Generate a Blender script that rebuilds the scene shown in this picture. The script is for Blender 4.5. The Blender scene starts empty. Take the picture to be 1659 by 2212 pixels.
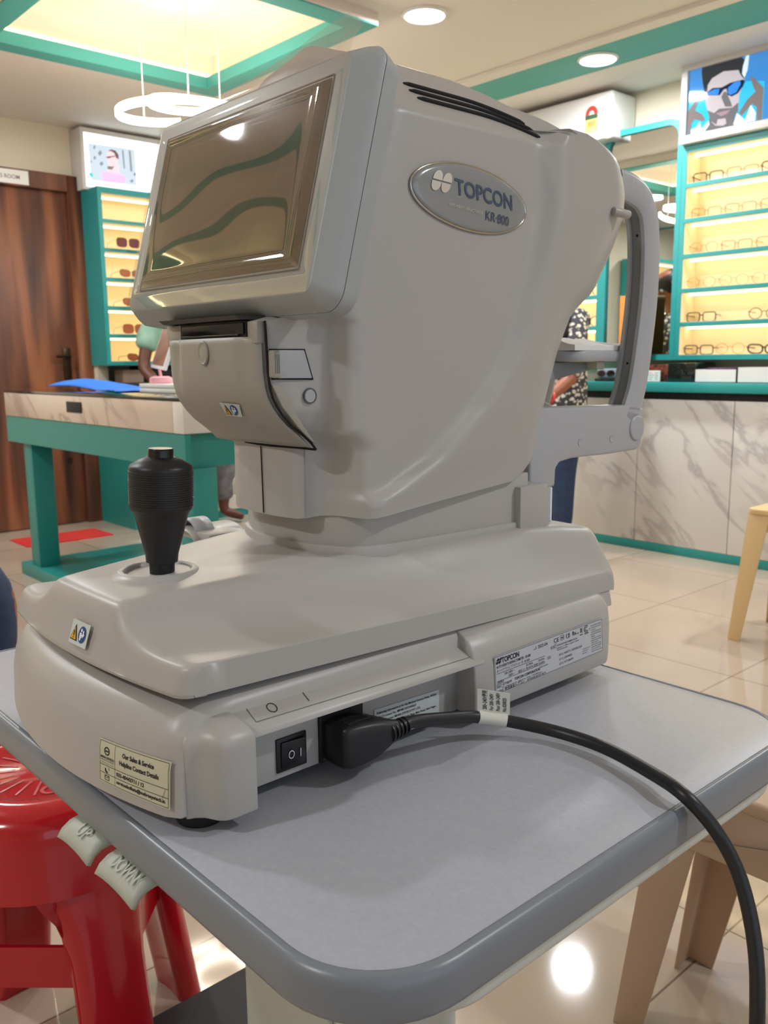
import bpy, bmesh, math, random
from mathutils import Vector, Matrix, noise
PI = math.pi
R = math.radians
scene = bpy.context.scene
col = scene.collection
random.seed(7)

# ------------------------------------------------------------------ camera
cam_d = bpy.data.cameras.new('camera'); cam = bpy.data.objects.new('camera', cam_d); col.objects.link(cam)
scene.camera = cam
def cam_matrix(p, r, y):
    p, r, y = R(p), R(r), R(y)
    f = Vector((math.sin(y)*math.cos(p), math.cos(y)*math.cos(p), -math.sin(p)))
    rt = Vector((math.cos(y), -math.sin(y), 0)); dn = f.cross(rt)
    X = math.cos(r)*rt + math.sin(r)*dn; D = -math.sin(r)*rt + math.cos(r)*dn
    return Matrix(((X.x, -D.x, -f.x), (X.y, -D.y, -f.y), (X.z, -D.z, -f.z))).to_4x4()
cam.matrix_world = Matrix.Translation((0, 0, 1.02)) @ cam_matrix(9.679358, 0.579272, -48.102740)
cam_d.sensor_fit = 'HORIZONTAL'; cam_d.sensor_width = 36.0; cam_d.lens = 36.0*1900/1659
cam_d.clip_start = 0.02; cam_d.clip_end = 60
cam_d.dof.use_dof = True; cam_d.dof.focus_distance = 0.72; cam_d.dof.aperture_fstop = cam_d.lens/1.9

# ------------------------------------------------------------------ world, exposure
w = bpy.data.worlds.new('World'); scene.world = w; w.use_nodes = True
bg = w.node_tree.nodes['Background']; bg.inputs[0].default_value = (0.85, 0.92, 1.0, 1); bg.inputs[1].default_value = 0.12
vs = scene.view_settings
vs.view_transform = 'Standard'; vs.look = 'None'; vs.gamma = 1.0; vs.use_curve_mapping = False
vs.exposure = 0.0
LAMP_W = 22.0
WINDOW_FILL_W = 8.0
scene.cycles.max_bounces = 8
scene.cycles.diffuse_bounces = 4
scene.cycles.glossy_bounces = 4
scene.cycles.transmission_bounces = 6
scene.cycles.transparent_max_bounces = 12
scene.cycles.sample_clamp_indirect = 6.0
scene.cycles.caustics_reflective = False
scene.cycles.caustics_refractive = False
CEIL = 2.47
X0, X1, Y0, Y1 = -5.6, 2.4, -3.2, 4.45

# ------------------------------------------------------------------ materials
MATS = {}
def srgb(c):
    return tuple(((v/12.92) if v <= 0.04045 else ((v+0.055)/1.055)**2.4) for v in [k/255.0 for k in c]) + (1,)
def mat(name, c, rough=0.5, metal=0.0, coat=0.0, spec=0.5, bump=None, var=None, emit=None, alpha=None, sss=0):
    m = bpy.data.materials.new(name); m.use_nodes = True; nt = m.node_tree
    b = nt.nodes['Principled BSDF']; b.inputs['Base Color'].default_value = srgb(c)
    b.inputs['Roughness'].default_value = rough; b.inputs['Metallic'].default_value = metal
    b.inputs['Coat Weight'].default_value = coat; b.inputs['Coat Roughness'].default_value = 0.05
    b.inputs['Specular IOR Level'].default_value = spec
    tc = None
    if bump or var:
        tc = nt.nodes.new('ShaderNodeTexCoord')
    if bump:
        n = nt.nodes.new('ShaderNodeTexNoise'); n.inputs['Scale'].default_value = bump[0]; n.inputs['Detail'].default_value = 3
        nt.links.new(tc.outputs['Object'], n.inputs['Vector'])
        bp = nt.nodes.new('ShaderNodeBump'); bp.inputs['Strength'].default_value = bump[1]; bp.inputs['Distance'].default_value = bump[2]
        nt.links.new(n.outputs['Fac'], bp.inputs['Height']); nt.links.new(bp.outputs['Normal'], b.inputs['Normal'])
    if var:
        n = nt.nodes.new('ShaderNodeTexNoise'); n.inputs['Scale'].default_value = var[0]; n.inputs['Detail'].default_value = 4
        nt.links.new(tc.outputs['Object'], n.inputs['Vector'])
        r = nt.nodes.new('ShaderNodeValToRGB'); r.color_ramp.elements[0].position = 0.35; r.color_ramp.elements[1].position = 0.65
        r.color_ramp.elements[0].color = srgb(c); r.color_ramp.elements[1].color = srgb(var[1])
        nt.links.new(n.outputs['Fac'], r.inputs['Fac']); nt.links.new(r.outputs['Color'], b.inputs['Base Color'])
    if emit:
        b.inputs['Emission Color'].default_value = srgb(emit[0]); b.inputs['Emission Strength'].default_value = emit[1]
    MATS[name] = m
    return m

P_SHELL = mat('instrument_plastic', (178, 175, 169), 0.37, bump=(900, 0.06, 0.0004))
P_SHELL_SHADE = mat('shaded_shell_plastic', (164, 160, 148), 0.45, bump=(900, 0.06, 0.0004))  # same shell plastic, darkened olive for the shade on front-facing parts
P_BEZEL = mat('bezel_plastic', (166, 171, 170), 0.4, bump=(900, 0.05, 0.0004))
P_ARM = mat('arm_plastic', (176, 178, 180), 0.4, bump=(900, 0.05, 0.0004))
P_RUBBERG = mat('groove_grey', (140, 145, 146), 0.55)
GAP = mat('gap_black', (14, 14, 15), 0.8)
SLOT = mat('slot_black', (18, 18, 20), 0.6)
BLACK_P = mat('black_plastic', (26, 26, 28), 0.42, bump=(500, 0.08, 0.0005))
BLACK_G = mat('black_gloss', (22, 22, 25), 0.25)
RUBBER = mat('black_rubber', (24, 24, 25), 0.6)
CORDM = mat('cord_rubber', (30, 31, 33), 0.38)
TOPM = mat('table_laminate', (176, 179, 186), 0.36, var=(260, (170, 173, 181)), bump=(1200, 0.08, 0.0003))
TRIMM = mat('table_trim', (124, 131, 138), 0.32)
TRAYM = mat('tray_white', (205, 208, 200), 0.45)
PADDLE = mat('paddle_plastic', (186, 190, 176), 0.45)
INK = mat('ink_black', (34, 34, 36), 0.7)
INKG = mat('ink_grey', (96, 98, 100), 0.7)
LABEL_W = mat('label_silver', (196, 198, 200), 0.45)
LABEL_Y = mat('label_paper', (205, 203, 176), 0.6)
TAGM = mat('tag_paper', (214, 214, 200), 0.6)
LABEL_B = mat('label_bluewhite', (206, 214, 212), 0.5)
YEL = mat('warning_yellow', (232, 178, 40), 0.5)
BLU = mat('warning_blue', (28, 76, 140), 0.5)
WHT = mat('print_white', (235, 238, 240), 0.5)
CHROME = mat('badge_chrome', (200, 198, 192), 0.14, metal=1.0)
BADGE = mat('badge_grey', (142, 146, 146), 0.18, coat=1.0)
LOGO_L = mat('logo_silver', (222, 218, 208), 0.3, metal=0.5)
LOGO_D = mat('logo_steel_blue', (86, 102, 124), 0.3, metal=0.4)
CEILM = mat('ceiling_paint', (232, 223, 215), 0.7)
WALLM = mat('wall_cream', (228, 216, 194), 0.7)
TEAL = mat('teal_laminate', (42, 152, 150), 0.38)
TEALD = mat('teal_band', (76, 164, 158), 0.6)
TEALG = mat('teal_desk', (34, 136, 130), 0.4)
CREAMS = mat('shelf_cream', (246, 232, 200), 0.5)
WHITEB = mat('white_board', (222, 220, 216), 0.5)
DARKREC = mat('dark_recess', (26, 24, 26), 0.6)
GLASSTOP = mat('dark_glass', (22, 30, 28), 0.05, coat=0.5)
SKIN1 = mat('skin_brown', (150, 88, 60), 0.5)
SKIN2 = mat('skin_dark', (92, 52, 38), 0.5)
HAIR = mat('hair_black', (24, 18, 17), 0.45)
GREENC = mat('green_shirt', (150, 185, 165), 0.8, var=(14, (120, 160, 140)))
GREYC = mat('grey_trousers', (120, 120, 126), 0.8, var=(20, (95, 95, 102)))
JEANS = mat('jeans_blue', (44, 62, 96), 0.85, var=(40, (36, 52, 84)))
REDP = mat('red_plastic', (190, 22, 36), 0.16, coat=0.4, bump=(30, 0.05, 0.002))
BEIGEP = mat('beige_plastic', (214, 184, 132), 0.35, bump=(300, 0.05, 0.0005))
TANP = mat('tan_plastic', (196, 168, 140), 0.4, bump=(300, 0.05, 0.0005))
BRONZE = mat('bronze_metal', (70, 52, 36), 0.35, metal=0.8)
BLUECL = mat('blue_cloth', (20, 104, 200), 0.7)
PINK = mat('pink_plastic', (236, 170, 180), 0.4)
REDMAT = mat('red_mat', (206, 50, 44), 0.8)
MIRROR = mat('mirror_glass', (225, 228, 226), 0.01, metal=1.0)
WHITEG = mat('white_gloss', (236, 236, 234), 0.2)
PAPER = mat('white_paper', (238, 236, 230), 0.7)
FR_DARK = mat('frame_dark', (58, 34, 24), 0.3)
FR_BROWN = mat('frame_brown', (150, 92, 48), 0.3)
FR_GOLD = mat('frame_gold', (196, 150, 88), 0.3, metal=0.6)
LENS_D = mat('lens_brown', (112, 56, 52), 0.1)
LENS_A = mat('lens_amber', (168, 92, 60), 0.1)
CLEARCASE = mat('case_blue_grey', (150, 168, 180), 0.3)
ACM = mat('ac_white', (226, 224, 220), 0.3)
FOREPAD = mat('forehead_pad', (90, 104, 132), 0.5)
FRAMEG = mat('frame_silver', (190, 188, 180), 0.4)
TANBOX = mat('cardboard', (150, 128, 112), 0.8)
DARKWOOD = mat('dark_wood', (98, 62, 40), 0.5)
COPPER = mat('copper_foil', (150, 84, 60), 0.35, metal=0.4, var=(60, (60, 30, 22)))
PURP = mat('frame_purple', (92, 60, 100), 0.3)

def emat(name, c, s):
    m = bpy.data.materials.new(name); m.use_nodes = True; nt = m.node_tree
    for n in list(nt.nodes): nt.nodes.remove(n)
    o = nt.nodes.new('ShaderNodeOutputMaterial'); e = nt.nodes.new('ShaderNodeEmission')
    e.inputs[0].default_value = srgb(c); e.inputs[1].default_value = s
    nt.links.new(e.outputs[0], o.inputs[0]); MATS[name] = m; return m
E_DOWN = emat('downlight_glow', (245, 250, 255), 14)
E_RING = emat('ring_glow', (255, 242, 222), 34)
E_COVE = emat('cove_strip', (255, 238, 180), 5.5)
E_LED = emat('shelf_led', (255, 236, 184), 7)

def floor_mat():
    m = mat('floor_tiles', (196, 176, 152), 0.07, spec=0.6); nt = m.node_tree; b = nt.nodes['Principled BSDF']
    tc = nt.nodes.new('ShaderNodeTexCoord'); mp = nt.nodes.new('ShaderNodeMapping')
    mp.inputs['Location'].default_value = (0.66, 0.44, 0)
    nt.links.new(tc.outputs['Object'], mp.inputs[0])
    br = nt.nodes.new('ShaderNodeTexBrick'); br.offset = 0; br.squash = 1
    br.inputs['Scale'].default_value = 1; br.inputs['Brick Width'].default_value = 0.62; br.inputs['Row Height'].default_value = 0.62
    br.inputs['Mortar Size'].default_value = 0.0022; br.inputs['Mortar Smooth'].default_value = 0.2
    br.inputs['Color1'].default_value = srgb((184, 166, 148)); br.inputs['Color2'].default_value = srgb((189, 172, 154)); br.inputs['Mortar'].default_value = srgb((128, 108, 90))
    nt.links.new(mp.outputs[0], br.inputs[0])
    n = nt.nodes.new('ShaderNodeTexNoise'); n.inputs['Scale'].default_value = 2.2; n.inputs['Detail'].default_value = 6; n.inputs['Distortion'].default_value = 1.2
    nt.links.new(tc.outputs['Object'], n.inputs[0])
    mx = nt.nodes.new('ShaderNodeMix'); mx.data_type = 'RGBA'; mx.blend_type = 'MULTIPLY'; mx.inputs[0].default_value = 0.35
    r = nt.nodes.new('ShaderNodeValToRGB'); r.color_ramp.elements[0].color = (0.75, 0.72, 0.68, 1); r.color_ramp.elements[1].color = (1, 1, 1, 1)
    nt.links.new(n.outputs['Fac'], r.inputs[0]); nt.links.new(br.outputs['Color'], mx.inputs[6]); nt.links.new(r.outputs[0], mx.inputs[7])
    nt.links.new(mx.outputs[2], b.inputs['Base Color'])
    return m
FLOORM = floor_mat()

def marble_mat(name, base, vein, scale=3.0, rot=0.9):
    m = mat(name, base, 0.22); nt = m.node_tree; b = nt.nodes['Principled BSDF']
    tc = nt.nodes.new('ShaderNodeTexCoord'); mp = nt.nodes.new('ShaderNodeMapping')
    mp.inputs['Rotation'].default_value = (0, rot, 0); mp.inputs['Scale'].default_value = (1.0, 1.0, 0.32)
    mp.inputs['Rotation'].default_value = (0, rot, 0); mp.inputs['Scale'].default_value = (1, 1, 1)
    mp2 = nt.nodes.new('ShaderNodeMapping'); mp2.inputs['Scale'].default_value = (1.0, 1.0, 0.30)
    nt.links.new(tc.outputs['Object'], mp.inputs[0]); nt.links.new(mp.outputs[0], mp2.inputs[0]); mp = mp2
    n = nt.nodes.new('ShaderNodeTexNoise'); n.inputs['Scale'].default_value = scale; n.inputs['Detail'].default_value = 5; n.inputs['Roughness'].default_value = 0.55; n.inputs['Distortion'].default_value = 0.6
    nt.links.new(mp.outputs[0], n.inputs[0])
    r = nt.nodes.new('ShaderNodeValToRGB'); cr = r.color_ramp
    cr.elements[0].position = 0.462; cr.elements[0].color = (1, 1, 1, 1); cr.elements[1].position = 0.538; cr.elements[1].color = (1, 1, 1, 1)
    e = cr.elements.new(0.497); e.color = (0.0, 0, 0, 1); e = cr.elements.new(0.512); e.color = (0.75, 0.75, 0.75, 1)
    nt.links.new(n.outputs['Fac'], r.inputs[0])
    n2 = nt.nodes.new('ShaderNodeTexNoise'); n2.inputs['Scale'].default_value = 1.7; n2.inputs['Detail'].default_value = 3
    nt.links.new(mp.outputs[0], n2.inputs[0])
    r2 = nt.nodes.new('ShaderNodeValToRGB'); r2.color_ramp.elements[0].position = 0.42; r2.color_ramp.elements[1].position = 0.62
    nt.links.new(n2.outputs['Fac'], r2.inputs[0])
    mm = nt.nodes.new('ShaderNodeMath'); mm.operation = 'MAXIMUM'; nt.links.new(r.outputs[0], mm.inputs[0]); nt.links.new(r2.outputs[0], mm.inputs[1])
    mx = nt.nodes.new('ShaderNodeMix'); mx.data_type = 'RGBA'; mx.inputs[6].default_value = srgb(vein); mx.inputs[7].default_value = srgb(base)
    nt.links.new(mm.outputs[0], mx.inputs[0]); nt.links.new(mx.outputs[2], b.inputs['Base Color'])
    return m
MARBLE = marble_mat('white_marble', (214, 210, 202), (176, 170, 168), 3.4, 0.85)
MARBLE2 = marble_mat('rosy_marble', (214, 196, 180), (180, 158, 144), 3.2, 0.7)
MARBLE_S = marble_mat('side_marble', (218, 214, 205), (196, 190, 182), 2.6, 0.85)

def wood_mat():
    m = mat('striped_veneer', (110, 62, 36), 0.42); nt = m.node_tree; b = nt.nodes['Principled BSDF']
    tc = nt.nodes.new('ShaderNodeTexCoord'); mp = nt.nodes.new('ShaderNodeMapping'); mp.inputs['Scale'].default_value = (1, 1, 0.10)
    nt.links.new(tc.outputs['Object'], mp.inputs[0])
    n = nt.nodes.new('ShaderNodeTexNoise'); n.inputs['Scale'].default_value = 7; n.inputs['Detail'].default_value = 3; n.inputs['Roughness'].default_value = 0.45; n.inputs['Distortion'].default_value = 0.25
    nt.links.new(mp.outputs[0], n.inputs[0])
    r = nt.nodes.new('ShaderNodeValToRGB'); cr = r.color_ramp
    cr.elements[0].position = 0.36; cr.elements[0].color = srgb((68, 43, 35)); cr.elements[1].position = 0.68; cr.elements[1].color = srgb((172, 106, 68))
    e = cr.elements.new(0.5); e.color = srgb((116, 70, 49))
    nt.links.new(n.outputs['Fac'], r.inputs[0]); nt.links.new(r.outputs[0], b.inputs['Base Color'])
    return m
WOOD = wood_mat()

def floral_mat():
    m = mat('floral_cotton', (60, 58, 60), 0.85); nt = m.node_tree; b = nt.nodes['Principled BSDF']
    tc = nt.nodes.new('ShaderNodeTexCoord')
    v = nt.nodes.new('ShaderNodeTexVoronoi'); v.inputs['Scale'].default_value = 44
    n = nt.nodes.new('ShaderNodeTexNoise'); n.inputs['Scale'].default_value = 40
    ad = nt.nodes.new('ShaderNodeMix'); ad.data_type = 'RGBA'; ad.inputs[0].default_value = 0.015
    nt.links.new(tc.outputs['Object'], n.inputs[0]); nt.links.new(tc.outputs['Object'], ad.inputs[6]); nt.links.new(n.outputs['Color'], ad.inputs[7])
    nt.links.new(ad.outputs[2], v.inputs[0])
    r = nt.nodes.new('ShaderNodeValToRGB'); r.color_ramp.elements[0].position = 0.34; r.color_ramp.elements[0].color = srgb((214, 206, 192)); r.color_ramp.elements[1].position = 0.46; r.color_ramp.elements[1].color = srgb((58, 58, 62))
    nt.links.new(v.outputs['Distance'], r.inputs[0]); nt.links.new(r.outputs[0], b.inputs['Base Color'])
    return m
FLORAL = floral_mat()

def film_mat():
    m = bpy.data.materials.new('protective_film'); m.use_nodes = True; nt = m.node_tree
    for n in list(nt.nodes): nt.nodes.remove(n)
    o = nt.nodes.new('ShaderNodeOutputMaterial'); mx = nt.nodes.new('ShaderNodeMixShader')
    tr = nt.nodes.new('ShaderNodeBsdfTransparent'); tr.inputs[0].default_value = (0.96, 0.96, 0.94, 1)
    gl = nt.nodes.new('ShaderNodeBsdfGlossy'); gl.inputs['Roughness'].default_value = 0.03; gl.inputs[0].default_value = (1, 0.98, 0.94, 1)
    fr = nt.nodes.new('ShaderNodeLayerWeight'); fr.inputs[0].default_value = 0.32
    ma = nt.nodes.new('ShaderNodeMath'); ma.operation = 'MULTIPLY_ADD'; ma.inputs[1].default_value = 0.42; ma.inputs[2].default_value = 0.10
    tc = nt.nodes.new('ShaderNodeTexCoord')
    n = nt.nodes.new('ShaderNodeTexNoise'); n.inputs['Scale'].default_value = 14; n.inputs['Detail'].default_value = 1; n.inputs['Distortion'].default_value = 0.4
    bp = nt.nodes.new('ShaderNodeBump'); bp.inputs['Strength'].default_value = 0.05; bp.inputs['Distance'].default_value = 0.001
    nt.links.new(tc.outputs['Object'], n.inputs[0]); nt.links.new(n.outputs['Fac'], bp.inputs['Height'])
    nt.links.new(bp.outputs[0], gl.inputs['Normal'])
    nt.links.new(fr.outputs['Facing'], ma.inputs[0]); nt.links.new(ma.outputs[0], mx.inputs[0])
    nt.links.new(tr.outputs[0], mx.inputs[1]); nt.links.new(gl.outputs[0], mx.inputs[2]); nt.links.new(mx.outputs[0], o.inputs[0])
    MATS['film'] = m; return m
FILM = film_mat()
SCREEN = mat('screen_glass_reflection', (84, 62, 44), 0.10, coat=0.6)  # black screen coloured brown for the warm ceiling it reflects
def clear_mat():
    m = bpy.data.materials.new('clear_acrylic'); m.use_nodes = True; nt = m.node_tree
    for n in list(nt.nodes): nt.nodes.remove(n)
    o = nt.nodes.new('ShaderNodeOutputMaterial'); mx = nt.nodes.new('ShaderNodeMixShader'); mx.inputs[0].default_value = 0.14
    tr = nt.nodes.new('ShaderNodeBsdfTransparent'); tr.inputs[0].default_value = (0.92, 0.94, 0.95, 1)
    gl = nt.nodes.new('ShaderNodeBsdfGlossy'); gl.inputs['Roughness'].default_value = 0.05
    nt.links.new(tr.outputs[0], mx.inputs[1]); nt.links.new(gl.outputs[0], mx.inputs[2]); nt.links.new(mx.outputs[0], o.inputs[0]); return m
CLEAR = clear_mat()

# ------------------------------------------------------------------ mesh helpers
class MB:
    """collects shapes, links them as ONE mesh object"""
    def __init__(s): s.v = []; s.f = []; s.m = []; s.mats = []
    def mi(s, m):
        if m is None: return 0
        if m not in s.mats: s.mats.append(m)
        return s.mats.index(m)
    def add(s, vs_, fs, m=None):
        o = len(s.v); s.v += [tuple(p) for p in vs_]; k = s.mi(m)
        for f in fs: s.f.append([i+o for i in f]); s.m.append(k)
        return s
    def box(s, a, b, m=None):
        x0, y0, z0 = a; x1, y1, z1 = b
        x0, x1 = min(x0, x1), max(x0, x1); y0, y1 = min(y0, y1), max(y0, y1); z0, z1 = min(z0, z1), max(z0, z1)
        return s.add([(x0,y0,z0),(x1,y0,z0),(x1,y1,z0),(x0,y1,z0),(x0,y0,z1),(x1,y0,z1),(x1,y1,z1),(x0,y1,z1)],
            [(0,3,2,1),(4,5,6,7),(0,1,5,4),(1,2,6,5),(2,3,7,6),(3,0,4,7)], m)
    def hexa(s, pts, m=None):
        return s.add(pts, [(0,3,2,1),(4,5,6,7),(0,1,5,4),(1,2,6,5),(2,3,7,6),(3,0,4,7)], m)
    def grid(s, rows, m=None, closed=False, cap0=False, cap1=False, flip=False):
        n = len(rows[0]); vs_ = [p for r in rows for p in r]; fs = []
        for i in range(len(rows)-1):
            for j in range(n if closed else n-1):
                a, b = i*n+j, i*n+(j+1) % n
                q = (a, b, b+n, a+n); fs.append(q[::-1] if flip else q)
        if cap0: fs.append(tuple(range(n)) if flip else tuple(range(n))[::-1])
        if cap1: q = tuple(range((len(rows)-1)*n, len(rows)*n)); fs.append(q[::-1] if flip else q)
        return s.add(vs_, fs, m)
    def lathe(s, prof, c=(0,0,0), axis=(0,0,1), seg=40, m=None, sx=1, sy=1, hk=1.0):
        prof = [(a, b*hk) for a, b in prof]
        q = Vector((0,0,1)).rotation_difference(Vector(axis).normalized())
        rows = []
        for r_, h in prof:
            rows.append([Vector(c) + q @ Vector((max(r_, 1e-5)*sx*math.cos(2*PI*k/seg), max(r_, 1e-5)*sy*math.sin(2*PI*k/seg), h)) for k in range(seg)])
        return s.grid(rows, m, closed=True, cap0=True, cap1=True)
    def tube(s, pts, r_, m=None, seg=14, sx=1.0, up=None, closed=False):
        pts = [Vector(p) for p in pts]; rows = []; n = len(pts)
        rr = r_ if isinstance(r_, (list, tuple)) else [r_]*n
        pu = None
        for i, p in enumerate(pts):
            if closed: t = pts[(i+1) % n] - pts[i-1]
            else: t = pts[min(i+1, n-1)] - pts[max(i-1, 0)]
            t.normalize()
            if pu is None: u = Vector(up) if up else (Vector((0,0,1)) if abs(t.z) < 0.9 else Vector((1,0,0)))
            else: u = pu
            u = (u - t*u.dot(t)).normalized(); pu = u; b = t.cross(u)
            rows.append([p + (u*math.cos(2*PI*k/seg)*sx + b*math.sin(2*PI*k/seg))*rr[i] for k in range(seg)])
        if closed: rows.append(rows[0])
        return s.grid(rows, m, closed=True, cap0=not closed, cap1=not closed)
    def sweep(s, pts, sect, m=None, up=(0,0,1)):
        """sect: list of (a,b) offsets along side/up"""
        pts = [Vector(p) for p in pts]; rows = []; n = len(pts); upv = Vector(up)
        for i, p in enumerate(pts):
            t = (pts[min(i+1, n-1)] - pts[max(i-1, 0)]).normalized()
            sd = t.cross(upv)
            sd = sd.normalized(); u = sd.cross(t)
            rows.append([p + sd*a + u*b for a, b in (sect(i/(n-1)) if callable(sect) else sect)])
        return s.grid(rows, m, closed=True, cap0=True, cap1=True)
    def prism(s, poly, h0, h1, axis=2, m=None):
        """extrude a 2D polygon (list of (a,b)) along axis"""
        def P(a, b, h): return {2: (a, b, h), 0: (h, a, b), 1: (a, h, b)}[axis]
        n = len(poly)
        vs_ = [P(a, b, h0) for a, b in poly] + [P(a, b, h1) for a, b in poly]
        fs = [tuple(range(n))[::-1], tuple(range(n, 2*n))] + [(i, (i+1) % n, n+(i+1) % n, n+i) for i in range(n)]
        return s.add(vs_, fs, m)
    def build(s, name, m=None, parent=None, smooth=35, bevel=0, seg=2, fix=True):
        me = bpy.data.meshes.new(name); me.from_pydata(s.v, [], s.f); me.update()
        mats = s.mats or [m]
        for q in mats: me.materials.append(q if q else m)
        if s.mats:
            for p, k in zip(me.polygons, s.m): p.material_index = k
        if fix or bevel:
            bm = bmesh.new(); bm.from_mesh(me)
            bmesh.ops.remove_doubles(bm, verts=bm.verts, dist=1e-6)
            if fix: bmesh.ops.recalc_face_normals(bm, faces=bm.faces)
            if bevel:
                es = [e for e in bm.edges if len(e.link_faces) == 2 and e.calc_face_angle(0) > R(30)]
                bmesh.ops.bevel(bm, geom=es, offset=bevel, segments=seg, affect='EDGES', profile=0.5, clamp_overlap=True)
            bm.to_mesh(me); bm.free()
        for p in me.polygons: p.use_smooth = True
        me.set_sharp_from_angle(angle=R(smooth))
        o = bpy.data.objects.new(name, me); col.objects.link(o)
        if parent: o.parent = parent
        return o

def thing(name, label, cat, loc=None, group=None):
    o = bpy.data.objects.new(name, None); col.objects.link(o); o.empty_display_size = 0.05
    o['label'] = label; o['category'] = cat
    if group: o['group'] = group
    return o
def tag(o, label, cat, group=None, kind=None):
    o['label'] = label; o['category'] = cat
    if group: o['group'] = group
    if kind: o['kind'] = kind
    return o
def struct(o, label=None):
    o['kind'] = 'structure'
    if label: o['label'] = label
    return o
def copy_tree(o, parent=None):
    c = o.copy(); col.objects.link(c); c.parent = parent
    for ch in list(o.children): copy_tree(ch, c)
    return c
def ss(a, b, x):
    t = max(0.0, min(1.0, (x-a)/(b-a))); return t*t*(3-2*t)
def interp(tab, x):
    if x <= tab[0][0]: return tab[0][1]
    for (a, va), (b, vb) in zip(tab, tab[1:]):
        if x <= b: return va + (vb-va)*(x-a)/(b-a)
    return tab[-1][1]
def rrect(x0, y0, x1, y1, r, n=8):
    out = []
    for cx, cy, a0 in ((x1-r, y1-r, 0), (x0+r, y1-r, 90), (x0+r, y0+r, 180), (x1-r, y0+r, 270)):
        for k in range(n+1):
            a = R(a0 + 90*k/n); out.append((cx + r*math.cos(a), cy + r*math.sin(a)))
    return out
def catmull(pts, n=8):
    P = [Vector(p) for p in pts]; P = [P[0]*2-P[1]] + P + [P[-1]*2-P[-2]]; out = []
    for i in range(1, len(P)-2):
        for k in range(n):
            t = k/n; a, b, c, d = P[i-1], P[i], P[i+1], P[i+2]
            out.append(0.5*((2*b) + (c-a)*t + (2*a-5*b+4*c-d)*t*t + (3*b-a-3*c+d)*t**3))
    out.append(P[-2]); return out

_tc = {}
def text_geo(s, size=1.0, align='LEFT', bold=0.0, squeeze=1.0):
    key = (s, align, bold)
    if key not in _tc:
        c = bpy.data.curves.new('t', 'FONT'); c.body = s; c.align_x = align; c.resolution_u = 2 if len(s) > 14 else 4; c.offset = bold; c.size = 1.0
        o = bpy.data.objects.new('t', c); col.objects.link(o)
        dg = bpy.context.evaluated_depsgraph_get(); me = bpy.data.meshes.new_from_object(o.evaluated_get(dg))
        _tc[key] = ([tuple(v.co) for v in me.vertices], [tuple(p.vertices) for p in me.polygons])
        bpy.data.objects.remove(o); bpy.data.curves.remove(c); bpy.data.meshes.remove(me)
    v, f = _tc[key]
    return [(x*size*squeeze, y*size) for x, y, z in v], f

class Label:
    """a printed sheet: 2D drawing (0..W, 0..H, y up) mapped on a surface patch"""
    def __init__(s, W, H, surf, base=None, lift=0.00025):
        s.W, s.H, s.surf, s.lift = W, H, surf, lift; s.mb = MB(); s.l = 1
        if base:
            n = 12; rows = [[surf(i/n, j/6, 0.00012) for i in range(n+1)] for j in range(7)]
            s.mb.grid(rows, base)
    def put(s, v2, f, m, lay=1):
        s.mb.add([s.surf(x/s.W, y/s.H, 0.00012 + s.lift*lay) for x, y in v2], f, m)
    def rect(s, x0, y0, x1, y1, m, lay=1): s.put([(x0,y0),(x1,y0),(x1,y1),(x0,y1)], [(0,1,2,3)], m, lay)
    def line(s, x0, y0, x1, y1, t, m, lay=1):
        d = Vector((x1-x0, y1-y0)); n = Vector((-d.y, d.x)).normalized()*t/2; k = max(1, int(d.length/(s.W/16)))
        pts = []
        for i in range(k+1): q = i/k; a = x0+d.x*q; b = y0+d.y*q; pts += [(a+n.x, b+n.y), (a-n.x, b-n.y)]
        s.put(pts, [(2*i, 2*i+1, 2*i+3, 2*i+2) for i in range(k)], m, lay)
    def box(s, x0, y0, x1, y1, t, m):
        for a in ((x0,y0,x1,y0),(x1,y0,x1,y1),(x1,y1,x0,y1),(x0,y1,x0,y0)): s.line(*a, t, m)
    def disc(s, x, y, rx, ry, m, lay=1, a0=0, a1=360, ri=0, n=28, rot=0):
        pts = []; fs = []
        for k in range(n+1):
            a = R(a0+(a1-a0)*k/n)
            for q in (ri, 1): 
                px, py = rx*q*math.cos(a), ry*q*math.sin(a)
                pts.append((x+px*math.cos(rot)-py*math.sin(rot), y+px*math.sin(rot)+py*math.cos(rot)))
        for k in range(n): fs.append((2*k, 2*k+1, 2*k+3, 2*k+2))
        s.put(pts, fs, m, lay)
    def poly(s, pts, m, lay=1): s.put(pts, [tuple(range(len(pts)))], m, lay)
    def text(s, t, x, y, size, m, align='LEFT', bold=0.0, squeeze=1.0, lay=1, width=None):
        v, f = text_geo(t, size, align, bold, squeeze)
        if width and v:
            w_ = max(p[0] for p in v) - min(p[0] for p in v); k = width/w_; v = [(a*k, b) for a, b in v]
        s.put([(a+x, b+y) for a, b in v], f, m, lay)
    def build(s, name, parent, m=None): return s.mb.build(name, m, parent, fix=False)
def quad_surf(TL, TR, BR, BL, flip=1):
    TL, TR, BR, BL = map(Vector, (TL, TR, BR, BL)); n = (TR-TL).cross(TL-BL).normalized()*flip
    def f(u, v, h): return (BL*(1-u)+BR*u)*(1-v) + (TL*(1-u)+TR*u)*v + n*h
    return f
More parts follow.
